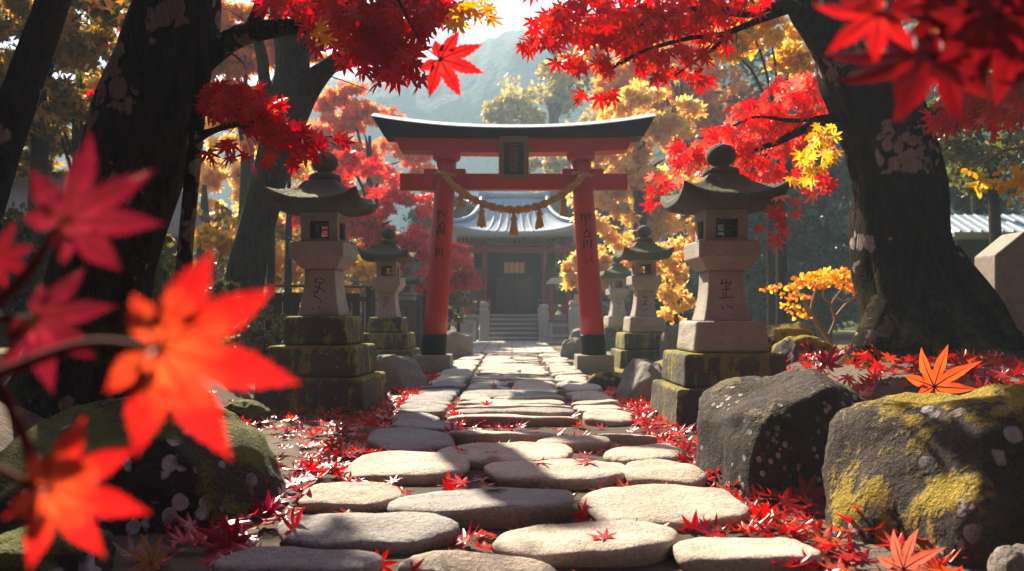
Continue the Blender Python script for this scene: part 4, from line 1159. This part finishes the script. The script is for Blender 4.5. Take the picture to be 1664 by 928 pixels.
mb = MB(); rings = []
for t in np.linspace(0, 1, 14):
    hx = 1.35 + (2.62 - 1.35) * (1 - t) ** 1.9; hyy = .25 + 2.75 * (1 - t) ** 1.0
    rings.append(roof_ring(hx, hyy, 4.18 + 1.75 * t ** 1.35 * .95, .42 * (1 - t) ** 2.2))
under = [roof_ring(2.3, 2.6, 3.96, .1), roof_ring(2.58, 2.95, 4.02, .40)]
mb.rings(under + rings); ro = mb.build('roof', M['copper_roof'], hall); smooth_sides(ro)
mb = MB(); mb.tube([(x, 1.9, 5.95 + .10 * abs(x / 1.5) ** 2.5) for x in np.linspace(-1.5, 1.5, 17)], .16, 8); mb.build('ridge', M['copper_roof'], ro)
for sx in (-1, 1):
    pts = []; mb = MB()
    for t in np.linspace(0, 1, 14):
        hx = 1.35 + (2.62 - 1.35) * (1 - t) ** 1.9; hyy = .25 + 2.75 * (1 - t)
        pts.append((sx * hx, 1.9 - hyy, 4.18 + 1.75 * t ** 1.35 * .95 + .42 * (1 - t) ** 2.2 + .04))
    mb.tube(pts, .10, 8); mb.build('hip_ridge', M['copper_roof'], ro, smooth=True)
mb = MB()
for k in range(27):
    x = -2.2 + 4.4 * k / 26; mb.box(x - .035, x + .035, -.85, .3, 3.86, 3.955)
mb.build('rafters', M['wood'], hall)
mb = MB()
for k in range(11):
    x = -1.26 + .252 * k; pts = []
    for t in np.linspace(.02, .98, 9):
        hyy = .25 + 2.75 * (1 - t); pts.append((x * (1 + .45 * (1 - t) ** 2), 1.9 - hyy, 4.18 + 1.75 * t ** 1.35 * .95 + .03))
    mb.tube(pts, .028, 5)
mb.build('roof_battens', M['copper_roof'], ro)

st = thing('stone_steps', 'wide grey stone steps with low stone sides leading up to the hall', 'steps', (.02, 29.6, 0))
mb = MB()
for k in range(6): mb.box(-.98, .98, .30 * k, 2.0 - .002 * k, .17 * k + .002, .17 * (k + 1))
mb.build('flight', M['step'], st, bevel=.012)
for k in range(6):
    mb = MB(); mb.box(-.975, .975, .30 * k - .05, .30 * k + .10, .17 * (k + 1) - .055, .17 * (k + 1) + .006); mb.build('lit_edge_nosing', M['post_stone'], st, bevel=.01)  # added pale lips: light on the step edges put into the colour
for sx in (-1, 1):
    mb = MB(); x0 = sx * 1.12
    mb.rings([[(x0 - .13, -.1, 0), (x0 + .13, -.1, 0), (x0 + .13, 1.95, 0), (x0 - .13, 1.95, 0)], [(x0 - .13, -.1, .45), (x0 + .13, -.1, .45), (x0 + .13, 1.95, 1.3), (x0 - .13, 1.95, 1.3)]])
    mb.build('side_stone', M['post_stone'], st, bevel=.02)


def stone_post(px, ptop, d, w, label, mat='post_stone', zb=0):
    x = (px - CX) * d / F; zt = 1 + (512 - ptop) * d / F - zb
    mb = MB(); mb.rings([square_ring(h, z, 3) for h, z in ((w * 1.15, -.1), (w * 1.15, .12), (w, .14), (w, zt * .8), (w * .8, zt * .83), (w * .8, zt * .87), (w, zt * .9), (w * .85, zt * .98), (w * .4, zt))])
    o = mb.build('stone_post', M[mat], bevel=.02, loc=(x, d, zb)); tag(o, label, 'stone post', 'stone posts by the hall steps')


stone_post(787, 490, 28.9, .17, 'pale stone post left of the hall steps')
stone_post(884, 494, 28.9, .17, 'pale stone post right of the hall steps')
stone_post(934, 488, 27.0, .2, 'pale stone post beside the right gate pillar')
stone_post(938, 478, 29.5, .14, 'slim pale stone post partly hidden behind the right gate pillar')
# small roofed boxes right of the hall
for (px, py, d, label) in ((909, 462, 29.8, 'small wooden notice shelter with flat pale roof right of the steps'), (938, 452, 33.0, 'farther wooden shelter with pale roof tucked behind the right pillar')):
    x = (px - CX) * d / F; zt = 1 + (512 - py) * d / F
    s = thing('shelter', label, 'shelter', (x, d, 0))
    for sx in (-.3, .3):
        mb = MB(); mb.box(sx - .05, sx + .05, -.05, .05, 0, zt); mb.build('post', M['wood_red'], s)
    mb = MB(); mb.box(-.249, .249, -.03, .03, zt - .75, zt - .2); mb.build('board', M['wood'], s)
    mb = MB(); mb.rings([[(-.5, -.4, zt), (.5, -.4, zt), (.5, .4, zt), (-.5, .4, zt)], [(-.46, -.36, zt + .1), (.46, -.36, zt + .1), (.46, .36, zt + .1), (-.46, .36, zt + .1)], [(-.3, -.05, zt + .24), (.3, -.05, zt + .24), (.3, .05, zt + .24), (-.3, .05, zt + .24)]])
    mb.build('roof', M['post_stone'], s)


def fence(x0, y0, x1, y1, h, label, mat, rails=2, boards=True, z=0, step=1.2, cap=True):
    f = thing('fence', label, 'fence', (x0, y0, z), math.atan2(y1 - y0, x1 - x0)); L = math.hypot(x1 - x0, y1 - y0)
    n = max(2, int(L / step) + 1)
    for k in range(n):
        x = L * k / (n - 1); mb = MB(); mb.box(x - .06, x + .06, -.06, .06, -.2, h); mb.build('post', mat, f, bevel=.01)
    for k in range(rails):
        zz = h * (.35 + .5 * k / max(1, rails - 1)); mb = MB(); mb.box(.06, L - .06, -.045, -.01, zz - .05, zz + .05); mb.build('rail', mat, f)
    if boards:
        mb = MB(); x = .07
        while x < L - .2: mb.box(x, x + .16, -.008, .014, .05, h * .93); x += .168
        mb.build('boards', mat, f)
    if cap:
        mb = MB(); mb.box(-.1, L + .1, -.1, .1, h + .002, h + .05); mb.build('cap_rail', M['wood'], f, bevel=.008)


fence(*P(395, 0, 15.5).xy, *P(598, 0, 16.2).xy, 1.55, 'dark board fence with sunlit cap rail behind the large left lantern', M['wood_dark'])
fence(*P(640, 0, 21).xy, *P(682, 0, 21.5).xy, 1.5, 'short pale board fence between left lantern and gate pillar', M['wood'], step=.6)
fence(-7.4, 28.2, -1.35, 28.6, .85, 'low rail fence left of the hall steps', M['post_stone'], boards=False)
fence(1.4, 28.6, 6.5, 28.3, .75, 'low rail fence right of the hall steps', M['post_stone'], boards=False)
fence(*P(1530, 0, 11).xy, *P(1720, 0, 11.5).xy, 1.35, 'open rail fence behind the massive right trunk', M['wood'], boards=False, z=.35)

# hut on the right with a pale blue roof
hd = 15.0
hx = P(1620, 0, hd).x + .8
hut = thing('hut', 'dark hut with pale blue roof at far right behind the trunk', 'hut', (hx, hd, 0))
mb = MB(); mb.box(-1.3, 3.5, .4, 1.7, 0, 2.45); mb.build('wall', M['wood_dark'], hut)
mb = MB(); mb.rings([[(-1.7, -.2, 2.46), (4, -.2, 2.46), (4, 2.1, 2.46), (-1.7, 2.1, 2.46)], [(-1.72, -.22, 2.54), (4, -.22, 2.54), (4, 2.12, 2.54), (-1.72, 2.12, 2.54)], [(-1.5, .9, 3.0), (3.8, .9, 3.0), (3.8, 1.0, 3.0), (-1.5, 1.0, 3.0)]])
for k in range(28):
    x = -1.6 + .2 * k; mb.tube([(x, -.21, 2.56), (x * .96 + .07, .92, 3.01)], .022, 5)
mb.build('roof', M['copper_roof'], hut)
for x in (-.45, 1.1):
    mb = MB(); mb.box(x - .16, x + .16, -.1, .2, -.1, 2.458); mb.build('post', M['wood_dark'], hut)
hx2 = P(70, 0, 17).x
hut = thing('hut', 'dark low hut with grey roof behind the left trunks', 'hut', (hx2, 17, .3))
mb = MB(); mb.box(-2.5, 1.8, .5, 3.5, 0, 2.5); mb.build('wall', M['wood_dark'], hut)
mb = MB(); mb.rings([[(-3, 0, 2.51), (2.2, 0, 2.51), (2.2, 4, 2.51), (-3, 4, 2.51)], [(-3, -.02, 2.58), (2.22, -.02, 2.58), (2.22, 4, 2.58), (-3, 4, 2.58)], [(-2.6, 1.9, 4.1), (1.8, 1.9, 4.1), (1.8, 2.1, 4.1), (-2.6, 2.1, 4.1)]])
mb.build('roof', M['step'], hut)

# carved stone slab post at right edge
sp = thing('stone_monument', 'pale stone block with sloped shoulder at the right edge behind the trunk', 'stone block', P(1618, 0, 8.8).xy.to_3d() + Vector((0, 0, .4)))
mb = MB(); k = 8.8 / F
prof = [(0, -.1), (.95, -.1), (.95, 1.53), (.32, 1.53), (0, 1.27)]
mb.rings([[(x, 0, z) for x, z in prof], [(x, .42, z) for x, z in prof]])
mb.build('block', M['post_warm'], sp, bevel=.02)
mb = MB(); mb.box(-.012, .02, .14, .26, .75, .98); mb.build('slot_shade', M['wood_dark'], sp)  # dark block stands in for the shaded hollow of the slot


# ------------------------------------------------------------------ fallen leaves
VAR = []
for s in range(8):
    V, T = maple(7, cup=[.05, .2, .35, .1, .5, .04, .25, .14][s], curl=[.25, .35, .5, .6, .3, -.15, .45, .15][s], seed=40 + s, width=.12)
    V, T, _ = petiole_geo(V, T, .55, .012, [.2, -.2, .3, 0, .15, -.3, .1, .25][s]); V[:, 1] -= .35
    VAR.append((V, T))
# each entry: x, y, z, size, tiltx, tilty, rotz, variant, zone
lv = []


def on_top(x, y):
    for (a, b, c, d, t) in STONES:
        if ((x - (a + b) / 2) / ((b - a) / 2)) ** 4 + ((y - (c + d) / 2) / ((d - c) / 2)) ** 4 < .95: return t
    return None


def strew(n, fx, fy, zone, size=(.085, .13), stones=False, tilt=13, pile=0.05):
    k = 0; tries = 0
    while k < n and tries < n * 30:
        tries += 1; x, y = fx(), fy(); t = on_top(x, y)
        if t is not None and not stones: continue
        z = ground_z(x, y) if t is None else t
        if t is None and abs(x) < 1.16: z = .014
        q = rnd.random(); tl = tilt if q < .84 else tilt * 2.8
        lv.append((x, y, z + .012 + rnd.uniform(0, pile), rnd.uniform(*size), rnd.gauss(0, tl), rnd.gauss(0, tl), rnd.uniform(0, 360), rnd.randrange(8), zone)); k += 1


U = rnd.uniform
strew(280, lambda: -1.06 - abs(rnd.gauss(0, .34)), lambda: U(5.2, 13.8), 'left verge')
strew(95, lambda: -1.05 - abs(rnd.gauss(0, .55)), lambda: U(3.1, 5.2), 'left front')
strew(360, lambda: 1.10 + abs(rnd.gauss(0, .30)), lambda: U(3.2, 12), 'right verge')
strew(470, lambda: U(1.9, 5.2), lambda: U(4.7, 8.6), 'right bank', tilt=26, pile=.09)
strew(70, lambda: U(1.0, 2.4), lambda: U(2.75, 3.8), 'right front')
strew(150, lambda: U(-1.1, 1.1), lambda: U(2.8, 9), 'path gaps', size=(.075, .115), pile=.03)
strew(26, lambda: U(-1.0, 1.0), lambda: U(2.8, 10), 'path stones', stones=True, tilt=10, pile=.01)
strew(120, lambda: U(-3.2, -1.7), lambda: U(4, 8), 'left soil', size=(.05, .08))
strew(75, lambda: -1.2 - abs(rnd.gauss(0, .9)), lambda: U(6.4, 7.9), 'lantern foot')
strew(110, lambda: U(2.2, 3.6), lambda: U(8.0, 10), 'right bank back')
ZL = {
    'left verge': ('red fallen maple leaf on the leafy strip left of the path stones', 'leaves along the left side of the path'),
    'left front': ('crimson fallen leaf on dark soil between lower left boulder and path', 'leaves in the left foreground'),
    'right verge': ('glossy red fallen leaf along the right edge of the path', 'leaves along the right side of the path'),
    'right bank': ('red fallen leaf heaped on the bank before the massive trunk', 'leaves heaped on the right bank'),
    'right front': ('red fallen leaf in the lower right between path and golden boulder', 'leaves in the right foreground'),
    'path gaps': ('red fallen leaf wedged in the gaps between path stones', 'leaves between the path stones'),
    'path stones': ('red fallen leaf lying on top of a path stone', 'leaves lying on path stones'),
    'left soil': ('small red fallen leaf on the raked soil left of the path', 'leaves scattered on the left soil'),
    'lantern foot': ('red fallen leaf by the foot of the large left lantern', 'leaves at the foot of the left lantern'),
    'right bank back': ('red fallen leaf on the bank behind the big right boulder', 'leaves behind the right boulder'),
}
vis = [l for l in lv if abs(l[0]) / l[1] < 700 / F * 1.22]
hid = [l for l in lv if not abs(l[0]) / l[1] < 700 / F * 1.22]
vis.sort(key=lambda l: -l[3] / l[1])


def in_view(l):
    py = 512 + (1 - l[2]) * F / l[1]; px = 832 + l[0] * F / l[1]
    return -20 < px < 1684 and py < 945


single = [l for l in vis if in_view(l)][:280]
sset = set(id(l) for l in single)
rest = [l for l in lv if id(l) not in sset]
meshes = []
for i, (V, T) in enumerate(VAR):
    o = tri_object('fallen_leaf', V, T, M['leaf_fall']); meshes.append(o.data); bpy.data.objects.remove(o)
MGT = []
for me in meshes:
    c = me.copy(); c.materials[0] = M['leaf_magenta']; MGT.append(c)
for l in single:
    me = (MGT if (l[8] == 'left front' and rnd.random() < .6) else meshes)[l[7]]
    o = bpy.data.objects.new('fallen_leaf', me); C.objects.link(o)
    o.location = l[:3]; o.scale = (l[3],) * 3; o.rotation_euler = (R(l[4]), R(l[5]), R(l[6]))
    tag(o, ZL[l[8]][0], 'fallen leaf', ZL[l[8]][1])
from mathutils import Euler
parts = []
for l in rest:
    V, T = VAR[l[7]]; m3 = np.array(Euler((R(l[4]), R(l[5]), R(l[6]))).to_matrix())
    parts.append(((V * l[3]) @ m3.T + np.array(l[:3]), T))
V, T = merge(parts)
tag(tri_object('leaf_litter', V, T, M['leaf_fall']), 'carpet of small red fallen leaves along both sides of the path', 'fallen leaves', kind='stuff')


# ------------------------------------------------------------------ single, larger leaves
def big_leaf(parent, base, tip, d, mat, face=(0, -1, .15), seed=1, cup=-.12, curl=.12, serr=1, veins='vein', stalk=.55, name='leaf', width=.148, petbend=.2):
    """leaf given by the photo pixels of its base and of its middle tip, at distance d (tip distance may differ)"""
    d0, d1 = d if isinstance(d, tuple) else (d, d)
    a, b = P(*base, d0), P(*tip, d1); y = (b - a); L = y.length; y.normalize()
    z = Vector(face); z = (z - y * z.dot(y)).normalized(); x = y.cross(z)
    V, T = maple(7, cup, curl, serr, seed, width, .02, .35)
    # veins as slim ribs on both faces
    mbv = MB()
    A = [-128, -84, -41, 0, 41, 84, 128]; Ls = [.46, .78, .95, 1, .95, .78, .46]
    nb = len(V); nblade = len(T)
    extra = []
    q = random.Random(seed); lift = [curl * q.uniform(-.5, 1) for _ in A]
    for i, (an, l) in enumerate(zip(A, Ls)):
        an += q.uniform(-4, 4); l *= q.uniform(.93, 1.05)
        pts = []
        for u in (0.0, .32, .62, .9):
            r = u * l; zz = cup * r * r + lift[i] * r ** 3 + (.02 if u == .32 else .016 if u == .62 else 0)
            pts.append(Vector((r * math.sin(R(an)), r * math.cos(R(an)), zz)))
        mbv.tube(pts, [.016, .013, .009, .004], 5)
    tv = np.array([tuple(p) for p in mbv.v]); tt = []
    for f in mbv.f:
        for k in range(1, len(f) - 1): tt.append((f[0] + nb, f[k] + nb, f[k + 1] + nb))
    V = np.vstack([V, tv]); T = np.vstack([T, np.array(tt)]); nv = len(tt); npet = 0
    if stalk: V, T, npet = petiole_geo(V, T, stalk, .016, petbend)
    o = tri_object(name, V, T, [mat, M[veins]], parent, [0] * nblade + [1] * (nv + npet))
    from mathutils import Matrix
    m = Matrix((x, y, z)).transposed().to_4x4(); m.translation = a
    o.matrix_world = m @ Matrix.Scale(L, 4)
    return o


ML = {
    'crimson': big_leaf_mat('shaded_crimson_blade', (.30, .02, .042), (.19, .007, .022)),  # shade over these leaves put into a darker crimson
    'dark': big_leaf_mat('dark_red_blade', (.20, .007, .016), (.15, .005, .012)),
    'flame': big_leaf_mat('flame_orange_blade', (.88, .11, .03), (.70, .014, .014)),
    'scarlet': big_leaf_mat('scarlet_blade', (.80, .025, .02), (.72, .012, .016)),
    'deep': big_leaf_mat('shaded_deep_red_blade', (.26, .005, .009), (.20, .004, .008)),  # darkened to put the corner's shade into the leaf colour
}
fb = thing('maple_branch', 'blurred close foreground twig of large red maple leaves at lower left', 'maple branch')
mb = MB()
for lst in ([(-90, 560, .8, 9), (-20, 600, .78, 9), (30, 690, .74, 9), (62, 772, .72, 8), (78, 792, .70, 6)],
            [(-90, 720, .74, 8), (0, 765, .72, 8), (45, 785, .71, 7), (78, 795, .70, 6)],
            [(-80, 640, .78, 10), (20, 600, .74, 10), (140, 560, .70, 9), (250, 565, .66, 7)],
            [(-60, 540, .82, 9), (30, 460, .8, 9), (75, 400, .78, 8), (105, 362, .75, 6)],
            [(-60, 500, .86, 9), (10, 520, .84, 8), (58, 518, .82, 6)]):
    p, r = pxpath(lst); limb(mb, p, r, n=20, sides=8, rough=.02, seed=50)
mb.build('twig', M['petiole'], fb, smooth=True)
big_leaf(fb, (105, 360), (243, 262), (.74, .76), ML['crimson'], (.1, -1, .35), 61, curl=.25, stalk=0, width=.15)
big_leaf(fb, (256, 568), (490, 622), (.64, .66), ML['flame'], (-.2, -1, .25), 62, curl=.2, stalk=0, width=.15)
big_leaf(fb, (78, 795), (242, 826), (.68, .70), ML['flame'], (.1, -1, .2), 63, curl=.2, stalk=0, width=.15)
big_leaf(fb, (58, 518), (168, 580), (.82, .80), ML['crimson'], (.3, -1, .2), 64, curl=.2, stalk=0, width=.15)
big_leaf(fb, (-10, 420), (60, 395), (.9, .9), ML['dark'], (.3, -1, .2), 65, curl=.2, width=.15)

tb = thing('maple_branch', 'blurred close dark red maple leaves hanging in at the top right corner', 'maple branch')
mb = MB()
for lst in ([(1800, -60, 1.2, 8), (1700, -10, 1.15, 7), (1600, 20, 1.1, 6), (1500, 30, 1.05, 5), (1425, 22, 1.0, 3)],
            [(1800, 40, 1.2, 7), (1700, 60, 1.15, 6), (1600, 70, 1.1, 5), (1500, 85, 1.05, 4)],
            [(1620, 20, 1.1, 5), (1580, 60, 1.1, 4), (1525, 105, 1.08, 3)]):
    p, r = pxpath(lst); limb(mb, p, r, n=20, sides=8, rough=.02, seed=51)
mb.build('twig', M['petiole'], tb, smooth=True)
for i, (b, t, d, mt, fc) in enumerate((((1428, 22), (1342, 74), 1.0, 'scarlet', (.2, -.8, .6)), ((1490, 88), (1362, 150), 1.02, 'deep', (.1, -.7, .8)), ((1527, 92), (1460, 192), 1.05, 'deep', (0, -1, .3)),
                                      ((1600, 30), (1600, 142), 1.0, 'deep', (.1, -1, .2)), ((1545, 15), (1465, 62), 1.08, 'deep', (0, -.9, .5)), ((1640, 60), (1548, 130), 1.1, 'deep', (.1, -1, .4)),
                                      ((1690, 20), (1655, 135), 1.05, 'deep', (.1, -1, .2)), ((1500, -30), (1440, 40), 1.1, 'deep', (0, -1, .4)), ((1590, -40), (1530, 45), 1.05, 'dark', (0, -1, .3)), ((1660, -30), (1640, 60), 1.1, 'deep', (.2, -1, .2)),
                                      ((1720, 80), (1670, 160), 1.15, 'dark', (0, -1, .3)), ((1575, 60), (1500, 110), 1.2, 'deep', (0, -1, .7)))):
    big_leaf(tb, b, t, (d, d - .02), ML[mt], fc, 70 + i, curl=.25, stalk=.4, veins='vein_dark')

hb = thing('maple_branch', 'thin twig at top centre holding one large sharp scarlet maple leaf', 'maple branch')
mb = MB(); p, r = pxpath([(560, -120, 2.7, 4), (630, -30, 2.6, 3), (668, 40, 2.5, 2), (690, 75, 2.45, 1.4), (715, 96, 2.4, 1)]); limb(mb, p, r, n=24, sides=7, rough=.02, seed=52)
mb.build('twig', M['twig'], hb, smooth=True)
big_leaf(hb, (715, 96), (791, 121), (2.4, 2.38), ML['scarlet'], (0, -1, .15), 81, curl=.1, stalk=0, veins='vein_dark', width=.155)

GLV = [
    ('orange-red fallen leaf standing upright on the bank before the massive trunk', (1518, 628), (1530, 556), 5.0, 'leaf_orangered', 91),
    ('pink salmon fallen leaf standing at the bottom right before the golden boulder', (1468, 925), (1478, 852), 2.75, 'leaf_salmon', 92),
    ('tan dry fallen leaf below the lower left boulder', (245, 915), (238, 868), 2.9, 'leaf_tan', 93),
    ('crimson upright fallen leaf right of the lower left boulder', (432, 838), (440, 795), 3.9, 'leaf_magenta', 94),
    ('crimson fallen leaf with pale shine just below the lower left boulder', (375, 885), (362, 826), 3.35, 'leaf_magenta', 95),
    ('dark crimson fallen leaf in the shade under the big right boulder', (1312, 808), (1325, 765), 4.15, 'leaf_magenta', 96),
    ('bright red fallen leaf standing by the roots behind the right boulder', (1345, 592), (1352, 560), 6.6, 'leaf_fall', 97),
    ('red fallen leaf standing on the left edge stones of the path', (735, 708), (735, 686), 6.2, 'leaf_fall', 98),
    ('bright red fallen leaf propped on the lower right path stones', (1128, 868), (1132, 830), 3.6, 'leaf_fall', 99),
    ('large red fallen leaf standing between right edge stones and golden boulder', (1238, 858), (1242, 812), 3.75, 'leaf_fall', 100),
]
for (lab, b, t, d, mt, s) in GLV:
    o = big_leaf(None, b, t, (d, d + .04), M[mt], (rnd.uniform(-.3, .3), -1, .35), s, cup=.25, curl=.3, serr=0, stalk=.3, name='fallen_leaf', veins='vein_dark', width=.13)
    tag(o, lab, 'fallen leaf')


# ------------------------------------------------------------------ air, light, camera
HAZE = .0025
mb = MB(); mb.box(-205, 215, -25, 240, -1.5, 88)
hz = mb.build('haze', None); hz.data.materials.clear()
m = bpy.data.materials.new('haze_air'); m.use_nodes = True; nt = m.node_tree; nt.nodes.clear()
vo = nt.nodes.new('ShaderNodeVolumePrincipled'); vo.inputs['Color'].default_value = (.60, .82, 1.0, 1); vo.inputs['Density'].default_value = HAZE; vo.inputs['Anisotropy'].default_value = .0
out = nt.nodes.new('ShaderNodeOutputMaterial'); nt.links.new(vo.outputs[0], out.inputs['Volume'])
hz.data.materials.append(m); tag(hz, 'pale sunlit haze filling the valley', 'haze', kind='stuff')

ELEV, AZ = 37.5, -25.0                          # sun ahead of the camera, 25 degrees to the left
sd_ = Vector((math.sin(R(AZ)) * math.cos(R(ELEV)), math.cos(R(AZ)) * math.cos(R(ELEV)), math.sin(R(ELEV))))
ld = bpy.data.lights.new('sun', 'SUN'); ld.energy = 5.0; ld.angle = R(.53); ld.color = (1, .85, .64)
lo = bpy.data.objects.new('sun', ld); C.objects.link(lo); lo.rotation_euler = sd_.to_track_quat('Z', 'Y').to_euler(); lo.location = (0, 0, 40)
w = bpy.data.worlds.new('World'); bpy.context.scene.world = w; w.use_nodes = True
nt = w.node_tree; bg = nt.nodes['Background']; sky = nt.nodes.new('ShaderNodeTexSky'); sky.sky_type = 'NISHITA'; sky.sun_disc = False
sky.sun_elevation = R(ELEV); sky.sun_rotation = R(AZ); sky.air_density = .8; sky.dust_density = 1.0
nt.links.new(sky.outputs[0], bg.inputs[0]); bg.inputs[1].default_value = .05

cam = bpy.data.cameras.new('camera'); co = bpy.data.objects.new('camera', cam); C.objects.link(co)
co.location = (0, 0, EYE); co.rotation_euler = (R(90), 0, 0)
cam.sensor_width = 36; cam.lens = 36 * F / 1664; cam.shift_y = (HY - 464) / 1664
cam.clip_start = .02; cam.clip_end = 2000
cam.dof.use_dof = True; cam.dof.focus_distance = 5.4; cam.dof.aperture_fstop = 2.3; cam.dof.aperture_blades = 0
s = bpy.context.scene; s.camera = co
s.view_settings.view_transform = 'Standard'; s.view_settings.look = 'None'; s.view_settings.exposure = 2.12; s.view_settings.gamma = 1
s.render.engine = 'CYCLES'
cy = s.cycles; cy.max_bounces = 6; cy.diffuse_bounces = 3; cy.glossy_bounces = 2; cy.transmission_bounces = 4; cy.volume_bounces = 1
cy.use_denoising = True; cy.sample_clamp_indirect = 6; cy.caustics_reflective = False; cy.caustics_refractive = False
